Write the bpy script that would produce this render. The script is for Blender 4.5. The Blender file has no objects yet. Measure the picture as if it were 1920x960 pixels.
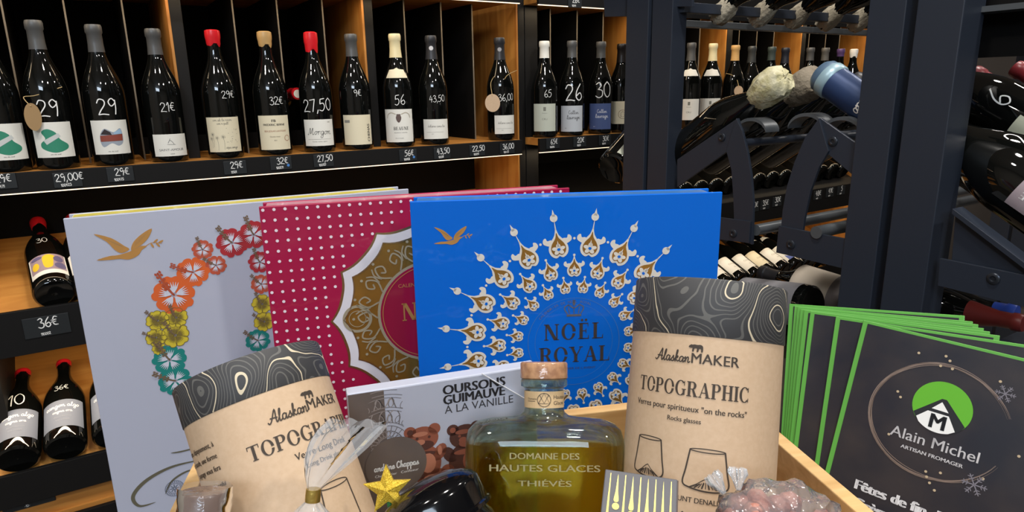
import bpy, math, random
import numpy as np
from mathutils import Vector, Matrix
from mathutils.geometry import tessellate_polygon
PI = math.pi
S = bpy.context.scene
C = S.collection
EYE = 1.33                      # eye height above the floor; all heights below are measured from the eye

# ---------------------------------------------------------------- camera
F = 1240.0
def cam_rot(yaw, pitch, roll):
    cy, sy, cp, sp = math.cos(yaw), math.sin(yaw), math.cos(pitch), math.sin(pitch)
    f = np.array([sy*cp, cy*cp, -sp]); r = np.array([cy, -sy, 0]); u = np.cross(r, f)
    c, s = math.cos(roll), math.sin(roll)
    return np.array([c*r+s*u, -s*r+c*u, f])
RM = cam_rot(*[math.radians(a) for a in (32.2, 14.1, -1.05)])
cam = bpy.data.cameras.new('camera'); cam.sensor_width = 36; cam.lens = F/1920*36; cam.clip_start = .01
co = bpy.data.objects.new('camera', cam); C.objects.link(co); S.camera = co
m4 = Matrix.Identity(4)
for i in range(3):
    m4[i][0], m4[i][1], m4[i][2] = RM[0][i], RM[1][i], -RM[2][i]
m4.translation = (0, 0, EYE)
co.matrix_world = m4
# ---------------------------------------------------------------- world, lights, exposure
S.view_settings.view_transform = 'Standard'; S.view_settings.look = 'None'
S.view_settings.gamma = 1; S.view_settings.use_curve_mapping = False
S.view_settings.exposure = 0.0
w = bpy.data.worlds.new('world'); S.world = w; w.use_nodes = True
w.node_tree.nodes['Background'].inputs[0].default_value = (.55, .6, .7, 1)
w.node_tree.nodes['Background'].inputs[1].default_value = .05
def area(name, loc, to, sx, sy, power, col, shape='RECTANGLE'):
    l = bpy.data.lights.new(name, 'AREA'); l.shape = shape; l.size = sx; l.size_y = sy; l.energy = power; l.color = col
    o = bpy.data.objects.new(name, l); C.objects.link(o)
    o.location = (loc[0], loc[1], loc[2]+EYE)
    d = Vector(to)-Vector(loc); o.rotation_euler = d.to_track_quat('-Z', 'Y').to_euler()
    return o
NEUT = (1, .95, .88); COOL = (.72, .85, 1)
for x, y, p in ((-.7, .5, 17), (.5, .3, 24), (1.8, .6, 18), (-.4, -1.0, 12), (1.1, -1.0, 23), (3.0, .4, 14)):
    area('ceiling_spot', (x, y, 1.6), (x+.1, y+.25, 0), .2, .2, p, NEUT, 'DISK')
area('daylight', (-1.8, -2.0, 1.36), (.4, .8, -.2), 2.2, .55, 64, COOL)
area('shelf_light', (.05, 1.765, .243), (.05, 1.9, -1), 2.1, .012, 2.4, (1, .78, .5))
area('shelf_light', (2.3, 1.765, .243), (2.3, 1.9, -1), 2.2, .012, 2.8, (1, .78, .5))
area('shelf_light', (.05, 1.765, -.195), (.05, 1.95, -1), 2.1, .012, 1.8, (1, .78, .5))
area('shelf_light', (2.3, 1.765, -.195), (2.3, 1.95, -1), 2.2, .012, 1.8, (1, .78, .5))
area('shelf_light', (-.3, 1.765, -.56), (-.3, 1.95, -1.3), 1.4, .012, 3.0, (1, .8, .55))
area('shelf_light', (2.3, 1.765, -.56), (2.3, 1.95, -1.3), 2.2, .012, 2.2, (1, .8, .55))

# ---------------------------------------------------------------- helpers
def ray(x, y):
    return Vector(RM.T @ (np.array([x-960, 480-y, F])/F))
def pl(x, y, axis, val):
    d = ray(x, y); return d*(val/d[axis])
def camdir(x, y, z):
    return Vector(RM.T @ np.array([x, y, z])).normalized()
def lin(c):
    return tuple(((v/255)/12.92 if v/255 <= .04045 else ((v/255+.055)/1.055)**2.4) for v in c)
MATS = {}
def mat(name, col, rough=.5, metal=0, coat=0, coat_rough=.08, spec=.5, emit=None, bump=None, var=None, film=None, trans=0, ior=1.5, sheen=0):
    """procedural principled material; bump=(scale, strength), var=(scale, colour2, detail stretch)"""
    if name in MATS: return MATS[name]
    m = bpy.data.materials.new(name); m.use_nodes = True; nt = m.node_tree; b = nt.nodes['Principled BSDF']
    c = lin(col)+(1,)
    b.inputs['Base Color'].default_value = c; b.inputs['Roughness'].default_value = rough
    b.inputs['Metallic'].default_value = metal; b.inputs['Coat Weight'].default_value = coat
    b.inputs['Coat Roughness'].default_value = coat_rough; b.inputs['Specular IOR Level'].default_value = spec
    b.inputs['Transmission Weight'].default_value = trans; b.inputs['IOR'].default_value = ior
    if emit:
        b.inputs['Emission Color'].default_value = lin(emit[0])+(1,); b.inputs['Emission Strength'].default_value = emit[1]
    tc = nt.nodes.new('ShaderNodeTexCoord')
    if var:
        mp = nt.nodes.new('ShaderNodeMapping'); mp.inputs['Scale'].default_value = var[2] if len(var) > 2 else (1, 1, 1)
        n = nt.nodes.new('ShaderNodeTexNoise'); n.inputs['Scale'].default_value = var[0]; n.inputs['Detail'].default_value = 5
        mx = nt.nodes.new('ShaderNodeMix'); mx.data_type = 'RGBA'
        rp = nt.nodes.new('ShaderNodeMapRange'); rp.inputs[1].default_value = .35; rp.inputs[2].default_value = .65
        nt.links.new(tc.outputs['Object'], mp.inputs[0]); nt.links.new(mp.outputs[0], n.inputs['Vector'])
        nt.links.new(n.outputs['Fac'], rp.inputs[0]); nt.links.new(rp.outputs[0], mx.inputs[0])
        mx.inputs[6].default_value = c; mx.inputs[7].default_value = lin(var[1])+(1,)
        nt.links.new(mx.outputs[2], b.inputs['Base Color'])
    for key, v in (('Normal', bump), ('Coat Normal', film)):
        if v:
            n = nt.nodes.new('ShaderNodeTexNoise'); n.inputs['Scale'].default_value = v[0]; n.inputs['Detail'].default_value = 3
            bp = nt.nodes.new('ShaderNodeBump'); bp.inputs['Strength'].default_value = v[1]; bp.inputs['Distance'].default_value = v[2] if len(v) > 2 else .002
            nt.links.new(tc.outputs['Object'], n.inputs['Vector']); nt.links.new(n.outputs['Fac'], bp.inputs['Height'])
            nt.links.new(bp.outputs[0], b.inputs[key])
    MATS[name] = m; return m
def wood(name, c1, c2, scale=(3, 40, 40), rough=.5):
    if name in MATS: return MATS[name]
    m = mat(name, c1, rough); nt = m.node_tree; b = nt.nodes['Principled BSDF']
    tc = nt.nodes.new('ShaderNodeTexCoord'); mp = nt.nodes.new('ShaderNodeMapping'); mp.inputs['Scale'].default_value = scale
    n = nt.nodes.new('ShaderNodeTexNoise'); n.inputs['Scale'].default_value = 1.5; n.inputs['Detail'].default_value = 6; n.inputs['Distortion'].default_value = .8
    r = nt.nodes.new('ShaderNodeValToRGB'); r.color_ramp.elements[0].position = .32; r.color_ramp.elements[1].position = .68
    r.color_ramp.elements[0].color = lin(c1)+(1,); r.color_ramp.elements[1].color = lin(c2)+(1,)
    nt.links.new(tc.outputs['Object'], mp.inputs[0]); nt.links.new(mp.outputs[0], n.inputs['Vector'])
    nt.links.new(n.outputs['Fac'], r.inputs[0]); nt.links.new(r.outputs[0], b.inputs['Base Color'])
    return m
def film_mat(name, gloss=.22, tint=(246, 248, 250), bump=(60, .5), haze=.06):
    if name in MATS: return MATS[name]
    m = bpy.data.materials.new(name); m.use_nodes = True; nt = m.node_tree; nt.nodes.clear()
    o = nt.nodes.new('ShaderNodeOutputMaterial'); t = nt.nodes.new('ShaderNodeBsdfTransparent'); t.inputs[0].default_value = lin(tint)+(1,)
    g = nt.nodes.new('ShaderNodeBsdfGlossy'); g.inputs['Roughness'].default_value = .1; g.inputs[0].default_value = (1, 1, 1, 1)
    fr = nt.nodes.new('ShaderNodeLayerWeight'); fr.inputs[0].default_value = gloss
    mx = nt.nodes.new('ShaderNodeMixShader'); tc = nt.nodes.new('ShaderNodeTexCoord')
    n = nt.nodes.new('ShaderNodeTexNoise'); n.inputs['Scale'].default_value = bump[0]; n.inputs['Detail'].default_value = 2
    b = nt.nodes.new('ShaderNodeBump'); b.inputs['Strength'].default_value = bump[1]; b.inputs['Distance'].default_value = .003
    nt.links.new(tc.outputs['Object'], n.inputs['Vector']); nt.links.new(n.outputs['Fac'], b.inputs['Height'])
    nt.links.new(b.outputs[0], g.inputs['Normal']); nt.links.new(b.outputs[0], fr.inputs['Normal'])
    df = nt.nodes.new('ShaderNodeBsdfDiffuse'); df.inputs[0].default_value = (.9, .92, .95, 1); m2 = nt.nodes.new('ShaderNodeMixShader'); m2.inputs[0].default_value = haze
    nt.links.new(t.outputs[0], m2.inputs[1]); nt.links.new(df.outputs[0], m2.inputs[2])
    nt.links.new(fr.outputs['Fresnel'], mx.inputs[0]); nt.links.new(m2.outputs[0], mx.inputs[1]); nt.links.new(g.outputs[0], mx.inputs[2])
    nt.links.new(mx.outputs[0], o.inputs[0]); MATS[name] = m; return m
def glass_mat(name, col, rough=0.0, ior=1.5):
    if name in MATS: return MATS[name]
    m = bpy.data.materials.new(name); m.use_nodes = True; nt = m.node_tree; nt.nodes.clear()
    o = nt.nodes.new('ShaderNodeOutputMaterial'); g = nt.nodes.new('ShaderNodeBsdfGlass')
    g.inputs[0].default_value = lin(col)+(1,); g.inputs['Roughness'].default_value = rough; g.inputs['IOR'].default_value = ior
    nt.links.new(g.outputs[0], o.inputs[0]); MATS[name] = m; return m
def clear_mat(name, col, share, ior=1.5):
    """clear tinted body: refracting glass mixed with plain transparency so that light passes"""
    if name in MATS: return MATS[name]
    m = glass_mat(name, col, 0, ior); nt = m.node_tree; o = [n for n in nt.nodes if n.type == 'OUTPUT_MATERIAL'][0]; g = [n for n in nt.nodes if n.type == 'BSDF_GLASS'][0]
    t = nt.nodes.new('ShaderNodeBsdfTransparent'); t.inputs[0].default_value = lin(col)+(1,); mx = nt.nodes.new('ShaderNodeMixShader'); mx.inputs[0].default_value = share
    nt.links.new(t.outputs[0], mx.inputs[1]); nt.links.new(g.outputs[0], mx.inputs[2]); nt.links.new(mx.outputs[0], o.inputs[0]); return m
def topo_mat(name):
    """dark paper printed with map contour lines: thin grey ones and a few heavy cream ones"""
    m = mat(name, (58, 58, 60), .6); nt = m.node_tree; b = nt.nodes['Principled BSDF']
    tc = nt.nodes.new('ShaderNodeTexCoord'); n = nt.nodes.new('ShaderNodeTexNoise'); n.inputs['Scale'].default_value = 20; n.inputs['Detail'].default_value = 1.6
    n.inputs['Roughness'].default_value = .35
    nt.links.new(tc.outputs['Object'], n.inputs['Vector'])
    def math_(op, a, bv=None):
        x = nt.nodes.new('ShaderNodeMath'); x.operation = op
        if isinstance(a, (int, float)): x.inputs[0].default_value = a
        else: nt.links.new(a, x.inputs[0])
        if bv is not None:
            if isinstance(bv, (int, float)): x.inputs[1].default_value = bv
            else: nt.links.new(bv, x.inputs[1])
        return x.outputs[0]
    def line(freq, width):
        f = math_('FRACT', math_('MULTIPLY', n.outputs['Fac'], freq)); return math_('LESS_THAN', math_('ABSOLUTE', math_('SUBTRACT', f, .5)), width)
    mx1 = nt.nodes.new('ShaderNodeMix'); mx1.data_type = 'RGBA'; mx1.inputs[6].default_value = lin((58, 58, 60))+(1,); mx1.inputs[7].default_value = lin((98, 97, 94))+(1,)
    mx2 = nt.nodes.new('ShaderNodeMix'); mx2.data_type = 'RGBA'; mx2.inputs[7].default_value = lin((214, 200, 172))+(1,)
    nt.links.new(line(42, .11), mx1.inputs[0]); nt.links.new(line(6, .022), mx2.inputs[0])
    nt.links.new(mx1.outputs[2], mx2.inputs[6]); nt.links.new(mx2.outputs[2], b.inputs['Base Color'])
    return m

BLACK = mat('shelf_black', (15, 14, 14), .6, spec=.25)
BACKB = mat('back_black', (9, 8, 8), .8, spec=.15)
STEEL = mat('powder_coated_steel', (36, 42, 53), .42, bump=(900, .08, .0005))
STEEL2 = mat('grey_tube_steel', (84, 88, 92), .35, .3)
EDGE = mat('divider_edge', (118, 108, 94), .5)
WOOD = wood('shelf_pine', (196, 138, 66), (170, 108, 44), (3, 22, 22))
WOODV = wood('side_pine', (190, 132, 62), (160, 100, 40), (22, 22, 2.5))
CRATE = wood('crate_wood', (222, 184, 128), (200, 156, 98), (5, 60, 60), .6)
GLASSB = mat('dark_wine_glass', (9, 10, 9), .04, spec=.6)
INK = mat('black_ink', (38, 34, 32), .6)
CHALK = mat('white_chalk_marker', (238, 238, 236), .6)
SLATE = mat('slate_tag', (26, 30, 33), .5)
GREYFOIL = mat('grey_capsule', (84, 84, 84), .4, .2)
DARKFOIL = mat('charcoal_capsule', (48, 48, 52), .4, .2)
CREAMFOIL = mat('cream_capsule', (226, 212, 168), .4)
WHITEFOIL = mat('white_capsule', (230, 228, 220), .4)
REDWAX = mat('red_wax', (206, 28, 38), .28, coat=.4)
TANWAX = mat('tan_wax', (186, 150, 98), .35)
PAPER = mat('white_label_paper', (226, 224, 216), .6)
CREAM = mat('cream_label_paper', (222, 212, 184), .6)
GREYP = mat('grey_label_paper', (186, 190, 196), .6)
BLUEP = mat('blue_label_paper', (74, 92, 142), .6)
KRAFT = mat('kraft_card', (206, 178, 148), .65, var=(300, (200, 171, 140)))
TWINE = mat('twine', (196, 168, 118), .8)
def colm(c, rough=.6): return mat('print_%02x%02x%02x' % tuple(c), c, rough)

class MB:
    def __init__(s): s.v = []; s.f = []
    def add(s, vs, fs):
        o = len(s.v); s.v += [Vector(p) for p in vs]; s.f += [tuple(i+o for i in f) for f in fs]; return s
    def box(s, c, d, M=None):
        M = M or Matrix.Identity(4); c = Vector(c)
        vs = [M @ (c+Vector((x*d[0]/2, y*d[1]/2, z*d[2]/2))) for x in (-1, 1) for y in (-1, 1) for z in (-1, 1)]
        return s.add(vs, [(0, 1, 3, 2), (4, 6, 7, 5), (0, 4, 5, 1), (2, 3, 7, 6), (0, 2, 6, 4), (1, 5, 7, 3)])
    def span(s, a, b, M=None):
        a, b = Vector(a), Vector(b); d = b-a
        return s.box((a+b)/2, [abs(q) for q in d], M)
    def lathe(s, prof, n=40, M=None, sq=None):
        """profile of (r, z) turned about local Z"""
        M = M or Matrix.Identity(4); vs = []; fs = []
        for r, z in prof:
            for k in range(n):
                a = 2*PI*k/n; vs.append(M @ Vector((r*math.sin(a), -r*math.cos(a), z)))
        for i in range(len(prof)-1):
            for k in range(n):
                fs.append((i*n+k, i*n+(k+1) % n, (i+1)*n+(k+1) % n, (i+1)*n+k))
        if prof[0][0] > 1e-6: fs.append(tuple(range(n))[::-1])
        if prof[-1][0] > 1e-6: fs.append(tuple((len(prof)-1)*n+k for k in range(n)))
        return s.add(vs, fs)
    def tube(s, pts, r, n=8, rs=None):
        pts = [Vector(p) for p in pts]; vs = []; fs = []; up = Vector((0, 0, 1))
        for i, p in enumerate(pts):
            t = (pts[min(i+1, len(pts)-1)]-pts[max(i-1, 0)]).normalized()
            a = t.cross(up); a = a.normalized() if a.length > 1e-3 else t.orthogonal().normalized(); b = t.cross(a)
            q = rs[i] if rs else r
            for k in range(n):
                h = 2*PI*k/n; vs.append(p+(a*math.cos(h)+b*math.sin(h))*q)
        for i in range(len(pts)-1):
            for k in range(n): fs.append((i*n+k, i*n+(k+1) % n, (i+1)*n+(k+1) % n, (i+1)*n+k))
        fs += [tuple(range(n))[::-1], tuple((len(pts)-1)*n+k for k in range(n))]
        return s.add(vs, fs)
    def prism(s, poly, M, d):
        """2D outline in the local XY plane of M, extruded from z=0 to z=d"""
        n = len(poly); vs = [M @ Vector((x, y, 0)) for x, y in poly]+[M @ Vector((x, y, d)) for x, y in poly]
        fs = [(k, (k+1) % n, n+(k+1) % n, n+k) for k in range(n)]
        for t in tessellate_polygon([[Vector((x, y, 0)) for x, y in poly]]):
            fs += [tuple(t)[::-1], tuple(n+i for i in t)]
        return s.add(vs, fs)
    def loft(s, rings, cap=True):
        n = len(rings[0]); vs = [p for r in rings for p in r]; fs = []
        for i in range(len(rings)-1):
            for k in range(n): fs.append((i*n+k, i*n+(k+1) % n, (i+1)*n+(k+1) % n, (i+1)*n+k))
        if cap: fs += [tuple(range(n))[::-1], tuple((len(rings)-1)*n+k for k in range(n))]
        return s.add(vs, fs)
def finish(name, mb, m, smooth=None, recalc=True):
    me = bpy.data.meshes.new(name); me.from_pydata([tuple(v) for v in mb.v], [], mb.f)
    if recalc:
        import bmesh
        bm = bmesh.new(); bm.from_mesh(me); bmesh.ops.recalc_face_normals(bm, faces=bm.faces); bm.to_mesh(me); bm.free()
    if smooth is not None:
        me.polygons.foreach_set('use_smooth', [True]*len(me.polygons)); me.set_sharp_from_angle(angle=math.radians(smooth))
    me.materials.append(m); me.update(); return me
LABELS = {}
def tag(o, label, cat, group=None):
    o['label'] = label; o['category'] = cat
    if group: o['group'] = group
    return o
def thing(name, label, cat, M=None, group=None):
    """an Empty at the thing's base; M is its frame measured from the eye"""
    o = bpy.data.objects.new(name, None); C.objects.link(o); o.empty_display_size = .02
    M = M.copy() if M is not None else Matrix.Identity(4)
    if not isinstance(M, Matrix): M = Matrix.Translation(M)
    M.translation.z += EYE; o.matrix_world = M
    return tag(o, label, cat, group)
def part(name, mb, m, parent, smooth=None, world=False, bevel=0, recalc=True, label=None):
    """one mesh object under parent; world=True: geometry given in eye coordinates"""
    if isinstance(mb, MB):
        if world:
            P = parent.matrix_world.copy() if parent.parent is None else parent.parent.matrix_world.copy()
            P.translation.z -= EYE; inv = P.inverted(); mb.v = [inv @ v for v in mb.v]
        me = finish(name, mb, m, smooth, recalc)
    else: me = mb
    o = bpy.data.objects.new(name, me); C.objects.link(o); o.parent = parent
    if bevel:
        b = o.modifiers.new('bevel', 'BEVEL'); b.width = bevel; b.segments = 2; b.limit_method = 'ANGLE'
    if label: o['label'] = label
    return o
def solo(name, mb, m, label, cat, group=None, smooth=None, bevel=0):
    me = finish(name, mb, m, smooth); o = bpy.data.objects.new(name, me); C.objects.link(o)
    o.location = (0, 0, EYE); tag(o, label, cat, group)
    if bevel:
        b = o.modifiers.new('bevel', 'BEVEL'); b.width = bevel; b.segments = 2; b.limit_method = 'ANGLE'
    return o
def struct(name, mb, m):
    o = bpy.data.objects.new(name, finish(name, mb, m)); C.objects.link(o); o.location = (0, 0, EYE); o['kind'] = 'structure'; return o
def frame(o, ex, ey, ez):
    M = Matrix.Identity(4)
    for i in range(3): M[i][0], M[i][1], M[i][2], M[i][3] = ex[i], ey[i], ez[i], o[i]
    return M

# ------------------------------------------------------------- 2D artwork
def smooth_pts(pts, n=6, closed=False):
    P = [Vector(p) for p in pts]; out = []; L = len(P)
    for i in range(L if closed else L-1):
        if closed: a, b, c, d = P[(i-1) % L], P[i], P[(i+1) % L], P[(i+2) % L]
        else: a, b, c, d = P[max(i-1, 0)], P[i], P[i+1], P[min(i+2, L-1)]
        for k in range(n):
            t = k/n
            out.append(tuple(.5*((2*b)+(c-a)*t+(2*a-5*b+4*c-d)*t*t+(3*b-a-3*c+d)*t**3)))
    if not closed: out.append(tuple(P[-1]))
    return out
_tx = {}
def text_tris(s):
    """triangles of a word in the built-in sans face, capital height 1; returns (tris, width)"""
    if s in _tx: return _tx[s]
    def mesh_of(t):
        cu = bpy.data.curves.new('txt', 'FONT'); cu.body = t; cu.resolution_u = 3
        o = bpy.data.objects.new('txt', cu); me = o.to_mesh()
        me.calc_loop_triangles()
        tr = [[tuple(me.vertices[i].co[:2]) for i in q.vertices] for q in me.loop_triangles]
        o.to_mesh_clear(); bpy.data.objects.remove(o); bpy.data.curves.remove(cu); return tr
    if '_H' not in _tx: _tx['_H'] = max(p[1] for t in mesh_of('H') for p in t)
    h = _tx['_H']; tr = [[(x/h, y/h) for x, y in t] for t in mesh_of(s)]
    xs = [p[0] for t in tr for p in t] or [0, 0]
    x0 = min(xs); tr = [[(x-x0, y) for x, y in t] for t in tr]
    _tx[s] = (tr, max(xs)-x0); return _tx[s]
HAND = {  # handwriting strokes on a unit-high grid: (width, strokes)
 '0': (.6, [[(.3, 1), (.08, .75), (.06, .3), (.25, 0), (.48, .2), (.52, .7), (.34, 1)]]),
 '1': (.35, [[(.05, .72), (.25, 1), (.2, 0)]]),
 '2': (.62, [[(.05, .78), (.2, 1), (.45, .92), (.46, .65), (.2, .3), (.03, .04)], [(.03, .04), (.3, .06), (.58, .0)]]),
 '3': (.55, [[(.08, .9), (.3, 1), (.42, .8), (.2, .55)], [(.2, .55), (.46, .45), (.45, .12), (.22, 0), (.02, .12)]]),
 '4': (.6, [[(.3, 1), (.05, .4)], [(.05, .4), (.5, .42)], [(.42, .75), (.34, 0)]]),
 '5': (.58, [[(.5, 1), (.16, .97)], [(.16, .97), (.1, .58)], [(.1, .58), (.38, .62), (.46, .3), (.25, 0), (.02, .08)]]),
 '6': (.58, [[(.42, 1), (.14, .6), (.08, .2), (.28, 0), (.48, .2), (.36, .46), (.12, .3)]]),
 '7': (.5, [[(.04, .95), (.45, 1)], [(.45, 1), (.2, 0)]]),
 '8': (.55, [[(.42, .9), (.2, 1), (.12, .75), (.42, .4), (.38, .05), (.15, .02), (.1, .3), (.42, .7), (.42, .9)]]),
 '9': (.58, [[(.46, .8), (.28, 1), (.08, .8), (.2, .52), (.44, .7), (.47, .9), (.44, .4), (.36, 0)]]),
 ',': (.25, [[(.14, .1), (.04, -.18)]]), ' ': (.3, []), '-': (.4, [[(.05, .4), (.35, .42)]]),
 '€': (.6, [[(.52, .88), (.3, .95), (.14, .6), (.2, .15), (.5, .08)], [(.02, .6), (.42, .62)], [(.0, .4), (.36, .42)]]),
 'a': (.56, [[(.42, .42), (.25, .5), (.08, .35), (.1, .06), (.28, .03), (.42, .3), (.45, .48), (.42, .12), (.5, .0), (.6, .12)]]),
 'l': (.36, [[(0, .1), (.2, .5), (.3, .95), (.22, 1), (.15, .7), (.15, .1), (.25, 0), (.38, .12)]]),
 's': (.42, [[(0, .1), (.2, .35), (.28, .52), (.3, .35), (.36, .12), (.22, 0), (.08, .08)], [(.3, .03), (.44, .12)]]),
 'k': (.5, [[(0, .1), (.2, .6), (.26, 1), (.16, .95), (.12, 0)], [(.12, .25), (.3, .5), (.36, .4), (.18, .25), (.35, .03), (.5, .1)]]),
 'n': (.58, [[(0, .35), (.1, .5), (.14, .3), (.12, 0), (.2, .35), (.35, .5), (.42, .35), (.4, .08), (.5, 0), (.6, .1)]]),
 'o': (.5, [[(.25, .5), (.07, .3), (.2, 0), (.4, .2), (.34, .46), (.25, .5), (.5, .42)]]),
 'r': (.42, [[(0, .35), (.1, .5), (.14, .3), (.12, 0)], [(.13, .28), (.25, .48), (.4, .45)]]),
 'g': (.54, [[(.42, .42), (.25, .5), (.08, .35), (.1, .06), (.28, .03), (.42, .3), (.45, .48), (.42, -.3), (.25, -.5), (.1, -.3), (.55, .1)]]),
 'c': (.42, [[(.36, .42), (.22, .5), (.06, .25), (.18, 0), (.42, .12)]]),
 'h': (.58, [[(0, .1), (.2, .6), (.28, 1), (.18, .95), (.12, 0), (.22, .38), (.36, .48), (.42, .3), (.42, .05), (.58, .1)]]),
 'p': (.52, [[(.02, .35), (.12, .5), (.1, -.5)], [(.1, .3), (.28, .5), (.44, .3), (.3, .0), (.12, .1)], [(.35, .03), (.54, .12)]]),
 'd': (.56, [[(.42, .42), (.25, .5), (.08, .3), (.16, .02), (.36, .15), (.5, 1)], [(.46, .6), (.42, .1), (.56, .08)]]),
 'i': (.28, [[(0, .2), (.1, .5), (.1, .08), (.28, .1)], [(.12, .7), (.14, .74)]]),
 'e': (.44, [[(.06, .22), (.36, .3), (.26, .5), (.08, .35), (.14, .02), (.44, .12)]]),
 'u': (.56, [[(0, .3), (.1, .5), (.1, .1), (.25, .02), (.4, .3), (.42, .5), (.42, .1), (.56, .1)]]),
 'A': (.78, [[(-.15, .12), (-.02, 0), (.2, .25), (.58, 1.1), (.6, .3), (.66, 0), (.8, .1)], [(.1, .42), (.7, .38)]]),
 'M': (.95, [[(-.05, .1), (.08, .0), (.22, .6), (.3, 1), (.38, .5), (.42, .1), (.6, .7), (.7, 1), (.72, .4), (.76, 0), (.92, .1)]]),
 'C': (.6, [[(.52, .85), (.4, 1.02), (.14, .75), (.1, .25), (.3, 0), (.58, .2)]]),
 'V': (.6, [[(.02, .9), (.14, 1), (.22, .4), (.28, .02), (.5, .7), (.6, 1)]]),
}
def ell(cx, cy, rx, ry, n=24, a0=0, a1=2*PI, rot=0):
    out = []
    for k in range(n):
        a = a0+(a1-a0)*k/(n if abs(a1-a0) > 6.28 else n-1); x, y = rx*math.cos(a), ry*math.sin(a)
        out.append((cx+x*math.cos(rot)-y*math.sin(rot), cy+x*math.sin(rot)+y*math.cos(rot)))
    return out
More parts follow.
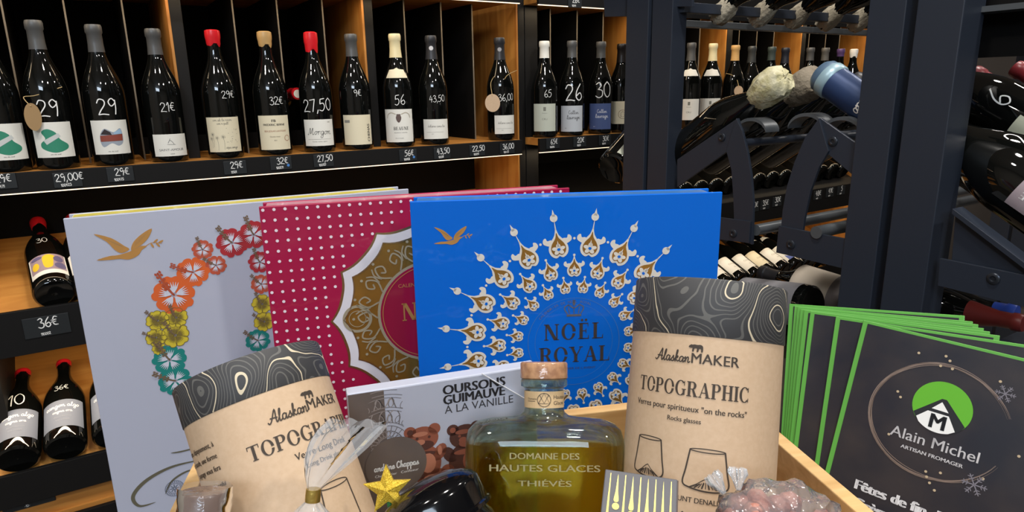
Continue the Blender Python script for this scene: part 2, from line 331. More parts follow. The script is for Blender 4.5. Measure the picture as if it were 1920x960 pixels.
class Art:
    """flat artwork: triangles in (u, v) metres, stacked in layers"""
    def __init__(s): s.t = []
    def poly(s, pts, lay=0):
        pts = [Vector((p[0], p[1], 0)) for p in pts]
        for t in tessellate_polygon([pts]): s.t.append(([tuple(pts[i][:2]) for i in t], lay))
        return s
    def ring(s, out, inn, lay=0):
        n = len(out)
        for k in range(n):
            a, b, c, d = out[k], out[(k+1) % n], inn[(k+1) % n], inn[k]
            s.t += [([a, b, c], lay), ([a, c, d], lay)]
        return s
    def circ(s, x, y, r, lay=0, n=20): return s.poly(ell(x, y, r, r, n), lay)
    def hoop(s, x, y, r0, r1, lay=0, n=40): return s.ring(ell(x, y, r1, r1, n), ell(x, y, r0, r0, n), lay)
    def stroke(s, pts, w, lay=0, taper=False, round_=True):
        P = [Vector(p) for p in pts]; n = len(P); L = []; R = []
        for i, p in enumerate(P):
            t = P[min(i+1, n-1)]-P[max(i-1, 0)]
            if t.length < 1e-9: t = Vector((1, 0))
            t.normalize(); q = Vector((-t.y, t.x)); ww = w/2
            if taper: ww *= max(.12, abs(math.sin(PI*i/(n-1)))**.7) if taper is True else max(.1, 1-i/(n-1)) if taper == 'end' else max(.1, i/(n-1))
            L.append(tuple(p+q*ww)); R.append(tuple(p-q*ww))
        for i in range(n-1):
            s.t += [([L[i], R[i], R[i+1]], lay), ([L[i], R[i+1], L[i+1]], lay)]
        if round_ and not taper:
            for p in (P[0], P[-1]): s.poly(ell(p.x, p.y, w/2, w/2, 8), lay)
        return s
    def text(s, t, x, y, h, al='l', sx=1, bold=0, rot=0, lay=0, shear=0):
        tr, wd = text_tris(t); off = {'l': 0, 'c': -wd/2, 'r': -wd}[al]; c, q = math.cos(rot), math.sin(rot)
        for dx in ((0,) if not bold else (-bold, 0, bold)):
            for tri in tr:
                s.t.append(([(x+((px+off)*sx+shear*py+dx)*h*c-py*h*q, y+((px+off)*sx+shear*py+dx)*h*q+py*h*c) for px, py in tri], lay))
        return s
    def hand(s, t, x, y, h, w=None, rot=0, al='l', shear=0, lay=0, sx=1):
        w = w or h*.1; wd = sum(HAND.get(c, HAND[' '])[0] for c in t)*sx; o = {'l': 0, 'c': -wd/2, 'r': -wd}[al]; c0, s0 = math.cos(rot), math.sin(rot)
        for ch in t:
            g = HAND.get(ch, HAND[' '])
            for st in g[1]:
                pts = smooth_pts(st, 4) if len(st) > 2 else st
                s.stroke([(x+((px*sx+o+shear*py)*h)*c0-py*h*s0, y+((px*sx+o+shear*py)*h)*s0+py*h*c0) for px, py in pts], w, lay)
            o += g[0]*sx
        return s
    def serif(s, t, x, y, h, al='l', sx=1, gap=.12, rot=0, thick=.2, thin=.06, lay=0):
        """capitals with thick and thin strokes and slab serifs"""
        W = {'T': .8, 'O': .86, 'P': .7, 'G': .86, 'R': .8, 'A': .86, 'H': .88, 'I': .34, 'C': .8, 'N': .88, 'E': .7, 'L': .66, 'Y': .82, 'U': .84, 'B': .74, 'Ë': .7, ' ': .35}
        B = Art()
        def vb(cx, y0=0, y1=1, sf=(1, 1), th=thick):
            B.poly([(cx-th/2, y0), (cx+th/2, y0), (cx+th/2, y1), (cx-th/2, y1)])
            for yy, on in ((y0, sf[0]), (y1-thin, sf[1])):
                if on: B.poly([(cx-th/2-.09, yy), (cx+th/2+.09, yy), (cx+th/2+.09, yy+thin), (cx-th/2-.09, yy+thin)])
        def hb(x0, x1, yy): B.poly([(x0, yy), (x1, yy), (x1, yy+thin), (x0, yy+thin)])
        def arc(cx, cy, rx, ry, a0, a1):
            n = 26; o = ell(cx, cy, rx, ry, n, a0, a1); i = ell(cx, cy, rx-thick*.95, ry-thin, n, a0, a1)
            for k in range(n-1): B.t += [([o[k], o[k+1], i[k+1]], 0), ([o[k], i[k+1], i[k]], 0)]
        X = 0
        for ch in t:
            wd = W.get(ch, .5); T0 = len(B.t)
            if ch == 'T': vb(.4, sf=(1, 0)); hb(0, .8, 1-thin); hb(0, .05, .78); B.poly([(0, .74), (.05, .74), (.05, 1), (0, 1)]); B.poly([(.75, .74), (.8, .74), (.8, 1), (.75, 1)])
            elif ch == 'O': arc(.43, .5, .43, .52, 0, 2*PI-.0001)
            elif ch in 'CG':
                arc(.43, .5, .43, .52, .75, 2*PI-.75); B.poly([(.7, .68), (.76, .68), (.76, 1), (.7, .96)])
                if ch == 'G': vb(.7, .05, .45, (0, 1), .16)
                else: B.poly([(.7, .05), (.76, .0), (.76, .28), (.7, .28)])
            elif ch in 'PRB':
                vb(.16); arc(.38, .74, .32, .27, -PI/2, PI/2); hb(.16, .4, 1-thin); hb(.16, .4, .47)
                if ch == 'R': B.poly([(.36, .5), (.52, .5), (.78, 0), (.56, 0)]); hb(.5, .84, 0)
                if ch == 'B': arc(.4, .26, .34, .27, -PI/2, PI/2); hb(.16, .42, 0)
            elif ch == 'A': B.poly([(.06, 0), (.13, 0), (.45, 1), (.4, 1)]); B.poly([(.36, 1), (.5, 1), (.8, 0), (.58, 0)]); hb(.2, .62, .3); hb(-.02, .22, 0); hb(.5, .88, 0)
            elif ch == 'H': vb(.18); vb(.7); hb(.18, .7, .48)
            elif ch == 'I': vb(.17)
            elif ch == 'N': vb(.12, th=thin*1.4); vb(.76, th=thin*1.4); B.poly([(.06, 1), (.28, 1), (.8, 0), (.58, 0)])
            elif ch in 'EËL':
                vb(.17); hb(.17, .64, 0); B.poly([(.58, 0), (.64, 0), (.64, .28), (.6, .2)])
                if ch != 'L': hb(.17, .6, 1-thin); hb(.17, .48, .48); B.poly([(.54, 1), (.6, 1), (.6, .74), (.57, .8)]); B.poly([(.44, .38), (.49, .36), (.49, .66), (.44, .64)])
                if ch == 'Ë': B.circ(.22, 1.18, .08); B.circ(.46, 1.18, .08)
            elif ch == 'Y': vb(.41, 0, .45, (1, 0)); B.poly([(.06, 1), (.26, 1), (.5, .42), (.34, .42)]); B.poly([(.72, 1), (.78, 1), (.5, .42), (.42, .42)]); hb(-.02, .34, 1-thin); hb(.62, .86, 1-thin)
            elif ch == 'U': vb(.18, .3, 1, (0, 1)); vb(.68, .3, 1, (0, 1), thin*1.4); arc(.4, .32, .32, .33, PI, 2*PI)
            B.t[T0:] = [([(px+X, py) for px, py in q], l) for q, l in B.t[T0:]]
            X += wd+gap
        X -= gap; off = {'l': 0, 'c': -X/2, 'r': -X}[al]; c, q = math.cos(rot), math.sin(rot)
        for tri, l in B.t: s.t.append(([(x+(px+off)*sx*h*c-py*h*q, y+(px+off)*sx*h*q+py*h*c) for px, py in tri], lay))
        return s
    def mesh(s, fn, step=None, base=.0003, dl=.00015):
        mb = MB()
        def emit(t, lay):
            if step:
                L = [(abs(t[i][0]-t[(i+1) % 3][0])+.35*abs(t[i][1]-t[(i+1) % 3][1]), i) for i in range(3)]; l, i = max(L)
                if l > step:
                    a, b, c = t[i], t[(i+1) % 3], t[(i+2) % 3]; m = ((a[0]+b[0])/2, (a[1]+b[1])/2)
                    emit((a, m, c), lay); emit((m, b, c), lay); return
            if (t[1][0]-t[0][0])*(t[2][1]-t[0][1])-(t[2][0]-t[0][0])*(t[1][1]-t[0][1]) < 0: t = (t[0], t[2], t[1])
            mb.add([fn(p[0], p[1], base+dl*lay) for p in t], [(0, 1, 2)])
        for t, lay in s.t: emit(tuple(t), lay)
        return mb
def flat(u, v, o): return Vector((u, v, o))               # on a face whose local Z points out
def standing(u, v, o): return Vector((u, -o, v))           # on a face turned to local -Y
def on_cyl(r):
    return lambda u, v, o: Vector(((r+o)*math.sin(u/r), -(r+o)*math.cos(u/r), v))
def ink(name, art, fn, m, parent, step=None, base=.0003, dl=.00015, label=None):
    return part(name, art.mesh(fn, step, base, dl), m, parent, recalc=False, label=label)

# ================================================================ ROOM
struct('floor', MB().span((-2.2, -3.2, -1.38), (4.6, 2.5, -1.33)), mat('floor_tile', (120, 112, 104), .35, var=(6, (104, 98, 92))))
struct('ceiling', MB().span((-2.2, -3.2, 1.67), (4.6, 2.5, 1.72)), mat('ceiling_paint', (200, 198, 194), .8, bump=(40, .1)))
struct('wall_back', MB().span((-2.2, 2.4, -1.33), (4.6, 2.5, 1.67)), mat('wall_dark', (52, 48, 46), .8, bump=(60, .1)))
struct('wall_left', MB().span((-2.3, -3.2, -1.33), (-2.2, 2.5, 1.67)), mat('wall_paint', (176, 170, 162), .8, bump=(60, .1)))
struct('wall_right', MB().span((4.6, -3.2, -1.33), (4.7, 2.5, 1.67)), mat('wall_taupe', (92, 84, 78), .8, bump=(60, .1)))
struct('wall_front', MB().span((-2.2, -3.3, -1.33), (4.6, -3.2, 1.67)), MATS['wall_paint'])

# ================================================================ WALL SHELVING
FY, BY, PY, DY = 1.72, 1.768, 1.80, 1.845      # fascia front, bottle row, upright front, divider front
ZS, ZL = -.149, -.192                          # shelf top and fascia bottom of the display level
def shelving(label, x0, x1, uprights, dividers, top_board):
    t = thing('wine_shelving', label, 'shelving', Vector(((x0+x1)/2, 2.0, -1.33)))
    P = lambda n, a, b, m, bv=0: part(n, MB().span(a, b), m, t, world=True, bevel=bv)
    P('back_panel', (x0, 2.2, -1.3), (x1, 2.22, 1.0), BACKB)
    for i, (a, b) in enumerate(uprights):
        end = i == 0 or i == len(uprights)-1; zb = -1.33 if end else ZS
        u = part('upright', MB().span((a, PY, zb), (b, 2.2, 1.0)), BLACK, t, world=True, bevel=.001)
        if a > x0+.01: part('pine_lining', MB().span((a-.006, PY+.002, -1.2 if end else ZS), (a, 2.199, .98)), WOODV, u, world=True, label='pine side lining')
    P('shelf_board', (x0, FY+.012, ZS-.022), (x1, 2.2, ZS), WOOD)
    P('shelf_board', (x0, FY+.012, .252), (x1, 2.2, .274), WOOD)
    P('fascia', (x0, FY, ZL), (x1, FY+.012, ZS-.0005), BLACK, .0008)
    P('fascia', (x0, FY, .246), (x1, FY+.012, .32), BLACK, .0008)
    led = mat('led_strip', (255, 235, 200), .5, emit=((255, 226, 190), 1.5))
    for z in (ZL, .246):
        P('led_strip', (x0, FY+.001, z-.0022), (x1, FY+.006, z), led)
    P('fascia', (x0, FY, -.545), (x1, FY+.012, -.445), BLACK, .0008)
    P('fascia', (x0, FY, -.896), (x1, FY+.012, -.817), BLACK, .0008)
    P('fascia', (x0, FY, -1.05), (x1, FY+.012, -.955), BLACK, .0008)
    P('shelf_board', (x0, FY+.012, -.965), (x1, 2.2, -.945), WOOD)
    P('pine_strip', (x0, FY+.02, -.95), (x1, FY+.032, -.89), WOOD)
    c, s = math.cos(math.radians(24)), math.sin(math.radians(24))
    for z, ln in ((-.465, .32 if top_board is WOOD else .45), (-.835, .46)):
        M = frame((0, FY+.012, z), (1, 0, 0), (0, c, s), (0, -s, c))
        part('slanted_board', MB().span((x0, 0, -.016), (x1, ln, 0), M), top_board if z > -.5 else WOOD, t, world=True)
        y1 = FY+.012+ln*c
        P('back_board', (x0, y1, z+ln*s-.02), (x1, y1+.012, z+.36), BACKB)
    for x in dividers:
        d = part('divider', MB().span((x-.0015, DY, ZS), (x+.0015, 2.2, .252)), BACKB, t, world=True)
        part('edge_trim', MB().span((x-.0018, DY-.002, ZS), (x+.0018, DY, .252)), EDGE, d, world=True, label='pale front edge')
    return t
shelving('black and pine wine shelving with a lit bottle row, left of the twin black uprights', -1.0, 1.127,
         [(-.27, -.246), (.205, .231), (.678, .702), (1.171, 1.193)], [-.112, 0, .113, .353, .461, .579, .813, .930, 1.034], WOOD)
shelving('black and pine wine shelving beyond the steel rack, starting at the twin black uprights', 1.194, 3.6,
         [(1.196, 1.243), (1.64, 1.67), (2.125, 2.155), (2.59, 2.615), (3.07, 3.1)], [1.324, 1.434, 1.546, 1.81, 1.91, 2.022, 2.246, 2.354, 2.462, 2.70, 2.82, 2.925], BLACK)

# ---------------------------------------------------------------- wine bottles
def bott_prof(h=.30, R=.0412):
    k = h/.30
    return [(0, .006), (R*.55, .004), (R*.86, 0), (R*.97, .004), (R, .012), (R, .150*k), (R*.985, .162*k), (R*.93, .175*k), (R*.82, .191*k), (R*.68, .206*k),
            (R*.54, .220*k), (R*.44, .233*k), (.0152, .247*k), (.0142, .262*k), (.0138, .284*k), (.0158, .287*k), (.0158, .297*k), (.0135, .30*k), (0, .30*k)]
def r_at(prof, z):
    for (r0, z0), (r1, z1) in zip(prof[3:], prof[4:]):
        if z0 <= z <= z1 and z1 > z0: return r0+(r1-r0)*(z-z0)/(z1-z0)
    return prof[5][0]
_bm = {}
def bottle(M, label, h=.30, R=.0412, cap=('foil', GREYFOIL), lab=None, art=None, price=None, group=None, collar=None, name='wine_bottle', emblem=None):
    """lab=(z0, z1, half angle deg, material, yaw deg); art=[(Art, material)]; price=(text, u, z, height)"""
    t = thing(name, label, 'wine bottle', M, group)
    pf = bott_prof(h, R); key = (round(h, 3), round(R, 4))
    if key not in _bm: _bm[key] = finish('glass_body', MB().lathe(pf, 44), GLASSB, 40)
    part('glass_body', _bm[key], None, t)
    k = h/.30
    if cap[0] == 'foil':
        z0 = cap[2]*k if len(cap) > 2 else .245*k
        cp = [(r_at(pf, z0)+.0006, z0), (.0150, .262*k), (.0147, .283*k), (.0166, .286*k), (.0166, .298*k), (.0150, .3025*k), (0, .303*k)]
        cp = [p for i, p in enumerate(cp) if i == 0 or p[1] > z0]
        part('capsule', MB().lathe(cp, 32), cap[1], t, 35)
    else:
        z0 = cap[2]*k if len(cap) > 2 else .268*k
        mb = MB(); n = 32; prof = [(r_at(pf, z0)+.0004, 0), (.0158, .004), (.0160, .012), (.0172, .018), (.0174, .026), (.0168, .0345), (.012, .0365), (0, .0368)]
        zz = lambda f, a: z0+f*((.3035*k-z0)/.0368)+(0.0035*math.sin(3*a+1)+.002*math.sin(5*a) if f == 0 else 0)
        rings = [[Vector((r*math.sin(a), -r*math.cos(a), zz(f, a))) for a in [2*PI*q/n for q in range(n)]] for r, f in prof]
        part('wax_capsule', mb.loft(rings), cap[1], t, 40)
    if emblem:
        a = Art().circ(0, .268*k, .006, n=16)
        ink('emblem', a, lambda u, v, o: Vector(((.0152+o)*math.sin(u/.0148), -(.0152+o)*math.cos(u/.0148), v)), emblem, t, .003, .0004)
    if lab:
        z0, z1, ha, lm, yaw = lab; w2 = math.radians(ha)*R; yo = math.radians(yaw)*R
        cy = on_cyl(R); fn = lambda u, v, o: cy(u+yo, v, o)
        lp = ink('label', Art().poly([(-w2, z0), (w2, z0), (w2, z1), (-w2, z1)]), fn, lm, t, .006, .0004)
        for i, (a, m) in enumerate(art or []):
            ink('label_print', a, fn, m, lp, .006, .0006+.0002*i)
    if collar:
        pts = [(-.026, .186*k), (.026, .186*k), (.021, .208*k), (.008, .209*k), (0, .213*k), (-.008, .209*k), (-.021, .208*k)]
        rr = lambda v: r_at(pf, v)
        ink('neck_label', Art().poly(pts), lambda u, v, o: Vector(((rr(v)+o)*math.sin(u/.028), -(rr(v)+o)*math.cos(u/.028), v)), collar, t, .004, .0006)
    if price:
        tx, u, z, hh = price; a = Art().hand(tx, u, z, hh, hh*.065, al='c', rot=.06)
        ink('marker_price', a, lambda u, v, o: Vector(((r_at(pf, v)+o)*math.sin(u/R), -(r_at(pf, v)+o)*math.cos(u/R), v)), CHALK, t, .005, .0006)
    return t
def stand(x, y=BY, z=ZS, turn=0):
    return Matrix.Translation((x, y, z)) @ Matrix.Rotation(math.atan2(-x, y)+math.radians(turn), 4, 'Z')
# label artwork ------------------------------------------------------------
def L_hat():
    g = Art().poly(smooth_pts([(-.022, .045), (0, .036), (.022, .042), (.026, .052), (.012, .064), (.006, .078), (-.008, .086), (-.02, .08), (-.014, .066), (-.024, .056)], 4, True))
    w_ = Art().poly([(-.018, .062), (.010, .077), (.014, .07), (-.013, .053)], 1)
    s_ = Art(); s_.text('vin de soif', 0, .0315, .0022, 'c', 1.4)
    return [(g, colm((44, 132, 104))), (w_, colm((196, 200, 198))), (s_, INK)]
def L_pebble():
    b = Art().poly(smooth_pts([(-.02, .07), (-.01, .082), (.006, .074), (.02, .082), (.024, .066), (.022, .05), (.012, .044), (0, .05), (-.016, .042), (-.022, .054)], 4, True))
    r = Art().poly([(-.021, .067), (.023, .069), (.022, .055), (-.021, .054)], 1)
    d = Art().poly([(-.019, .07), (-.01, .081), (0, .074), (.002, .068)], 1); u = Art().poly([(.006, .073), (.02, .081), (.023, .07), (.006, .069)], 1)
    s_ = Art().text('vin de soif', 0, .0315, .0022, 'c', 1.4)
    return [(b, colm((150, 158, 170))), (r, colm((134, 62, 48))), (d, colm((40, 30, 32))), (u, colm((150, 180, 206))), (s_, INK)]
def L_saint():
    a = Art().text('SAINT-AMOUR', 0, .026, .0052, 'c', 1.05); a.text('2020', 0, .018, .0026, 'c', 1.2)
    a.stroke(smooth_pts([(-.006, .044), (-.002, .05), (.003, .046), (.006, .041)], 4), .001); a.stroke([(-.008, .041), (.009, .040)], .0009); a.stroke([(-.003, .05), (-.001, .054)], .0009)
    return [(a, colm((90, 92, 94)))]
def L_flowers():
    a = Art(); random.seed(4)
    a.hand('con ali la rocon', 0, .089, .0062, .0005, al='c'); a.hand('con n pall', 0, .081, .0058, .0005, al='c'); a.hand('cipa cengo', .016, .024, .006, .0006, al='c')
    for x, y, l in ((-.026, .058, .03), (-.03, .048, .022), (-.016, .05, .03), (-.002, .052, .03)):
        a.stroke(smooth_pts([(x, y), (x+.002, y-l*.5), (x+.001, y-l)], 4), .0005)
        for k in range(10): q = 2*PI*k/10; a.stroke([(x, y), (x+.005*math.cos(q), y+.005*math.sin(q))], .0004)
    for k in range(22): a.circ(random.uniform(.0, .034), random.uniform(.035, .075), .0007, n=6)
    return [(a, colm((96, 92, 84)))]
def L_fb():
    a = Art().text('FB', 0, .082, .0062, 'c', 1.1, .05); a.text('FREDERIC BERNE', 0, .073, .005, 'c', .95, .04)
    b = Art().text('BEAUJOLAIS LANTIGNIÉ', .002, .058, .0042, 'c', .8); b.hoop(.03, .042, .006, .0072)
    c = Art().text('Granits roses', 0, .045, .003, 'c'); c.text('2021', 0, .036, .0026, 'c')
    return [(a, INK), (b, colm((168, 116, 90))), (c, colm((110, 96, 80)))]
def L_morgon():
    a = Art().hand('Morgon', .0, .046, .017, .0011, al='c', shear=.15); b = Art().stroke([(-.03, .034), (.03, .034)], .0004)
    b.text('Cuvée vieilles vignes', 0, .027, .0026, 'c', 1.2); b.text('2020', .026, .076, .0026, 'c')
    return [(a, INK), (b, colm((120, 116, 110)))]
def L_chenas():
    a = Art().text('CHENAS', .034, .022, .0075, 'l', 1.1, .05, rot=PI/2)
    b = Art().poly([(-.036, .072), (-.02, .072), (-.02, .079), (-.036, .079)])
    return [(a, colm((70, 66, 60))), (b, colm((140, 136, 126)))]
def L_beaune():
    a = Art().serif('BEAUNE', .006, .047, .0088, 'c', .9); a.text('Appellation contrôlée', .004, .039, .0022, 'c', 1.3); a.text('Mis en bouteille', 0, .024, .002, 'c', 1.2)
    b = Art().poly(smooth_pts([(-.006, .085), (.006, .085), (.006, .074), (0, .067), (-.006, .074)], 3, True)); b.poly([(-.005, .09), (.005, .09), (.006, .086), (-.006, .086)])
    c = Art(); 
    for s_ in (-1, 1): c.stroke(smooth_pts([(s_*.008, .09), (s_*.02, .094), (s_*.03, .089), (s_*.033, .08)], 4), .002)
    return [(a, INK), (b, colm((92, 74, 70))), (c, colm((176, 166, 148)))]
def L_line():
    a = Art().hand('dolaine cana lai', 0, .05, .007, .0006, al='c'); a.stroke([(-.03, .036), (.02, .036)], .0005); a.text('2020', -.012, .03, .002, 'c')
    return [(a, colm((110, 106, 100)))]
def L_script(c=(70, 70, 72)):
    a = Art().hand('Callan', .006, .07, .011, .001, al='c'); a.hand('lauragn', .006, .054, .012, .0012, al='c'); a.text('2021', -.02, .024, .0025, 'c')
    return [(a, colm(c))]
def L_crest():
    a = Art().hoop(.008, .062, .014, .0152); a.hoop(.008, .062, .008, .0088); a.stroke([(.0, .05), (.008, .074), (.016, .05)], .001)
    return [(a, colm((120, 90, 60)))]
def L_small():
    a = Art().text('Domaine', 0, .075, .003, 'c'); a.text('CRU', 0, .055, .006, 'c'); a.poly([(-.004, .083), (.004, .083), (.004, .095), (-.004, .095)]); return [(a, colm((120, 120, 110)))]
ROW = 'standing bottles on the lit display row'
k = .9877
def up(x, label, **a): return bottle(stand(x*k, turn=a.pop('turn', 0)), label, group=ROW, **a)
up(-.149, 'black wine bottle cut by the left photo edge, green and red picture label', cap=('foil', GREYFOIL), lab=(.026, .1, 55, PAPER, 4), art=L_hat())
up(-.06, 'wine bottle marked 29 with a green hat label and a kraft neck tag', cap=('foil', GREYFOIL), lab=(.026, .1, 55, PAPER, -3), art=L_hat(), price=('29', .0, .112, .034), h=.305)
up(.047, 'wine bottle marked 29 with a brown and blue pebble picture on a white label', cap=('foil', GREYFOIL), lab=(.026, .1, 55, PAPER, 1), art=L_pebble(), price=('29', .004, .112, .034), h=.30)
up(.163, 'wine bottle marked 21€ with a low rounded white SAINT-AMOUR label', cap=('foil', GREYFOIL), lab=(.014, .064, 54, PAPER, 8), art=L_saint(), price=('21€', .01, .115, .02), h=.295)
up(.290, 'wine bottle with short red wax cap and cream dandelion label', cap=('wax', REDWAX), lab=(.016, .098, 58, CREAM, -2), art=L_flowers(), price=('29€', .02, .142, .017), h=.296)
up(.410, 'wine bottle with tan wax cap and cream FB label', cap=('wax', TANWAX), lab=(.014, .098, 57, CREAM, 2), art=L_fb(), price=('32€', .014, .124, .019), h=.296)
up(.525, 'wine bottle with long red wax cap and white Morgon label', cap=('wax', REDWAX, .255), lab=(.017, .084, 58, PAPER, 2), art=L_morgon(), price=('27,50', .004, .105, .03), h=.298)
up(.632, 'wine bottle with grey capsule and plain cream label reading CHENAS upright', cap=('foil', GREYFOIL), lab=(.014, .092, 58, CREAM, 2), art=L_chenas(), price=('9€', .008, .14, .017), h=.296)
up(.757, 'wine bottle with cream capsule, neck label and BEAUNE label, marked 56', cap=('foil', CREAMFOIL, .24), lab=(.014, .103, 62, PAPER, -2), art=L_beaune(), price=('56', .006, .115, .026), collar=CREAM, h=.30)
up(.867, 'wine bottle marked 43,50 with charcoal capsule bearing a white emblem', cap=('foil', DARKFOIL, .238), lab=(.017, .072, 56, PAPER, 8), art=L_line(), price=('43,50', .012, .12, .018), emblem=colm((200, 200, 205)), h=.298)
up(1.096, 'wine bottle marked 36,00 beside the pine side, tag hung on its neck', cap=('foil', DARKFOIL, .238), lab=(.02, .075, 50, PAPER, 22), art=L_line(), price=('36,00', .02, .118, .02), emblem=colm((150, 150, 155)), h=.298)
up(1.262, 'wine bottle with white capsule half hidden by the twin black uprights', cap=('foil', WHITEFOIL, .25), lab=(.02, .105, 55, mat('sage_paper', (190, 194, 180), .6), 0), art=L_small(), price=('65', .012, .125, .022), h=.292)
up(1.372, 'wine bottle marked 26 with a white label in grey script', cap=('foil', GREYFOIL, .25), lab=(.014, .096, 56, GREYP, 0), art=L_script(), price=('26', .01, .112, .05), h=.295)
up(1.494, 'wine bottle marked 30 with a blue label', cap=('foil', GREYFOIL, .25), lab=(.016, .1, 58, BLUEP, 0), art=L_script((222, 226, 236)), price=('30', .012, .12, .048), h=.295)
up(1.585, 'dark bottle with cream crest label against the pine panel by the steel post', cap=('foil', mat('black_capsule', (26, 22, 22), .3), .24), lab=(.03, .105, 56, CREAM, 0), art=L_crest(), price=('1', .02, .14, .025), h=.290)
up(1.923, 'wine bottle with grey capsule, white shoulder label, first right of the far steel post', cap=('foil', GREYFOIL, .24), lab=(.03, .105, 58, PAPER, 0), art=L_small(), collar=PAPER)
up(2.039, 'wine bottle with cream capsule and white shoulder label in front of pine', cap=('foil', CREAMFOIL, .24), lab=(.03, .105, 58, PAPER, 0), art=L_small(), collar=PAPER)
up(2.165, 'wine bottle with tan capsule and a twine tag, seen through the steel rack', cap=('foil', mat('tan_capsule', (206, 164, 104), .4), .245), lab=(.03, .1, 55, CREAM, 0), h=.296)
up(2.263, 'wine bottle with dark grey capsule right of the tan capped one', cap=('foil', mat('slate_capsule', (72, 74, 74), .3, .3), .24), lab=(.03, .1, 55, GREYP, 0), h=.294)
up(2.385, 'wine bottle with green-grey capsule left of the middle pine panel', cap=('foil', mat('green_grey_capsule', (62, 72, 70), .4), .25), lab=(.03, .1, 55, CREAM, 0), h=.294)
up(2.472, 'wine bottle with navy black capsule in front of the middle pine panel', cap=('foil', mat('navy_capsule', (34, 36, 46), .4), .24), lab=(.03, .1, 55, PAPER, 0), h=.292)
up(2.64, 'wine bottle with mid grey capsule, right of the middle pine panel', cap=('foil', GREYFOIL, .25), lab=(.03, .1, 55, PAPER, 0), h=.295)
up(2.745, 'wine bottle with grey capsule left of the purple capped bottle', cap=('foil', mat('warm_grey_capsule', (92, 90, 86), .4), .25), lab=(.03, .1, 55, CREAM, 0), h=.296)
up(2.858, 'wine bottle with purple capsule behind the navy tube', cap=('foil', mat('purple_capsule', (84, 62, 108), .4), .27), lab=(.03, .1, 55, PAPER, 0), h=.294)
up(2.958, 'wine bottle with white wax cap in front of the last pine panel', cap=('wax', mat('white_wax', (232, 230, 226), .35)), lab=(.03, .1, 55, PAPER, 0), h=.294)
# bottle lying in the slot behind
b = bottle(frame((.505, 2.19, .0), (1, 0, 0), (0, 0, 1), (0, -1, 0)), 'bottle lying in the slot behind, its red capsule facing out', cap=('foil', REDWAX, .245))
ink('capsule_seal', Art().circ(0, 0, .011), lambda u, v, o: Vector((u, v, .3035+o)), WHITEFOIL, b)
# round kraft tags hung on necks
def neck_tag(x, side, zt, r, label, loop):
    bx, by = x*k, BY; f = Vector((-bx, -by, 0)).normalized(); rt = Vector((f.y*-1, f.x, 0)); rt = Vector((by, -bx, 0)).normalized()
    base = Vector((bx, by, ZS)); c = base+f*.046+rt*side+Vector((0, 0, zt))
    M = frame(c, rt, Vector((0, 0, 1)), f) @ Matrix.Rotation(.18 if x < 0 else 0, 4, 'Y')
    t = thing('neck_tag', label, 'tag', M)
    part('tag_card', MB().prism(ell(0, 0, r*(.9 if x > 0 else .55), r*1.05, 28), Matrix.Translation((0, 0, -.0006)), .0012), KRAFT if x > 0 else mat('brown_tag', (158, 128, 88), .7), t)
    pts = [base+f*.048+rt*side+Vector((0, 0, zt+r*.8))]
    for q in loop: pts.append(base+f*q[2]+rt*q[0]+Vector((0, 0, q[1])))
    part('string', MB().tube(smooth_pts([tuple(p) for p in pts], 6), .0009, 6), TWINE, t, 60, world=True)
neck_tag(-.06, -.030, .112, .027, 'oval kraft tag hanging left of the green hat label bottle',
         [(-.04, .152, .03), (-.02, .155, .038), (.01, .165, .036), (.03, .172, .03)])
neck_tag(1.096, -.024, .112, .025, 'round kraft tag hanging on the bottle marked 36,00',
         [(-.028, .17, .03), (-.012, .19, .03), (.0, .16, .04), (.02, .19, .03), (.05, .205, .025)])
neck_tag(2.165, .02, .13, .018, 'small kraft tag on twine on the tan capped bottle behind the steel rack',
         [(.01, .175, .034), (-.01, .19, .034), (-.03, .195, .03)])
# ---------------------------------------------------------------- price tags on the shelf fronts
def price_tag(px, py, text, code, label, y=FY, w_=.052, h_=.032, hh=.016, dot=False):
    c = pl(px, py, 1, y-.0015); t = thing('price_tag', label, 'price tag', frame(c, (1, 0, 0), (0, 1, 0), (0, 0, 1)), 'price tags on the shelf fronts')
    s = part('slate', MB().box((0, 0, 0), (w_, .002, h_)), SLATE, t, bevel=.0006)
    a = Art().hand(text, .004, -.002, hh, hh*.1, al='c', rot=.05); ink('price', a, standing, CHALK, s, base=.0013)
    a = Art().hand(code, -.004, -h_*.42, .0058, .0009, al='c', rot=.05); ink('code', a, standing, CHALK, s, base=.0013)
    if dot: ink('blue_dot', Art().circ(.017, -.006, .0035, n=14), standing, colm((70, 130, 200)), s, base=.0013)
for a in ((2, 340, '29€', '100471', 'slate price tag cut by the left photo edge'),
          (127, 337, '29,00€', '100423', 'slate price tag reading 29,00€ under the green hat bottle'),
          (226, 327, '29€', '100475', 'slate price tag reading 29€ under the pebble label bottle'),
          (441, 314, '29€', '11501', 'slate price tag reading 29€ between the dandelion and FB bottles'),
          (527, 306, '32€', '100271', 'slate price tag reading 32€ with a blue dot', ),
          (607, 301, '27,50', '100727', 'slate price tag reading 27,50 under the Morgon bottle'),
          (765, 291, '56€', '100128', 'slate price tag reading 56€ under the BEAUNE bottle'),
          (829, 287, '43,50', '100311', 'slate price tag reading 43,50'),
          (895, 282, '22,50', '100214', 'slate price tag reading 22,50 under the empty slot'),
          (951, 278, '36,00', '100-25', 'slate price tag reading 36,00 at the end of the row'),
          (1037, 269, '65€', '100016', 'slate price tag reading 65€ right of the twin black uprights'),
          (1087, 266, '20€', '10051', 'slate price tag reading 20€ under the script label bottle'),
          (1134, 263, '30€', '10044', 'slate price tag reading 30€ under the blue label bottle')):
    price_tag(*a, dot=a[2] in ('32€', '56€'))
price_tag(1078, 4, '26€', '10044', 'slate price tag above the script label bottle at the top photo edge')
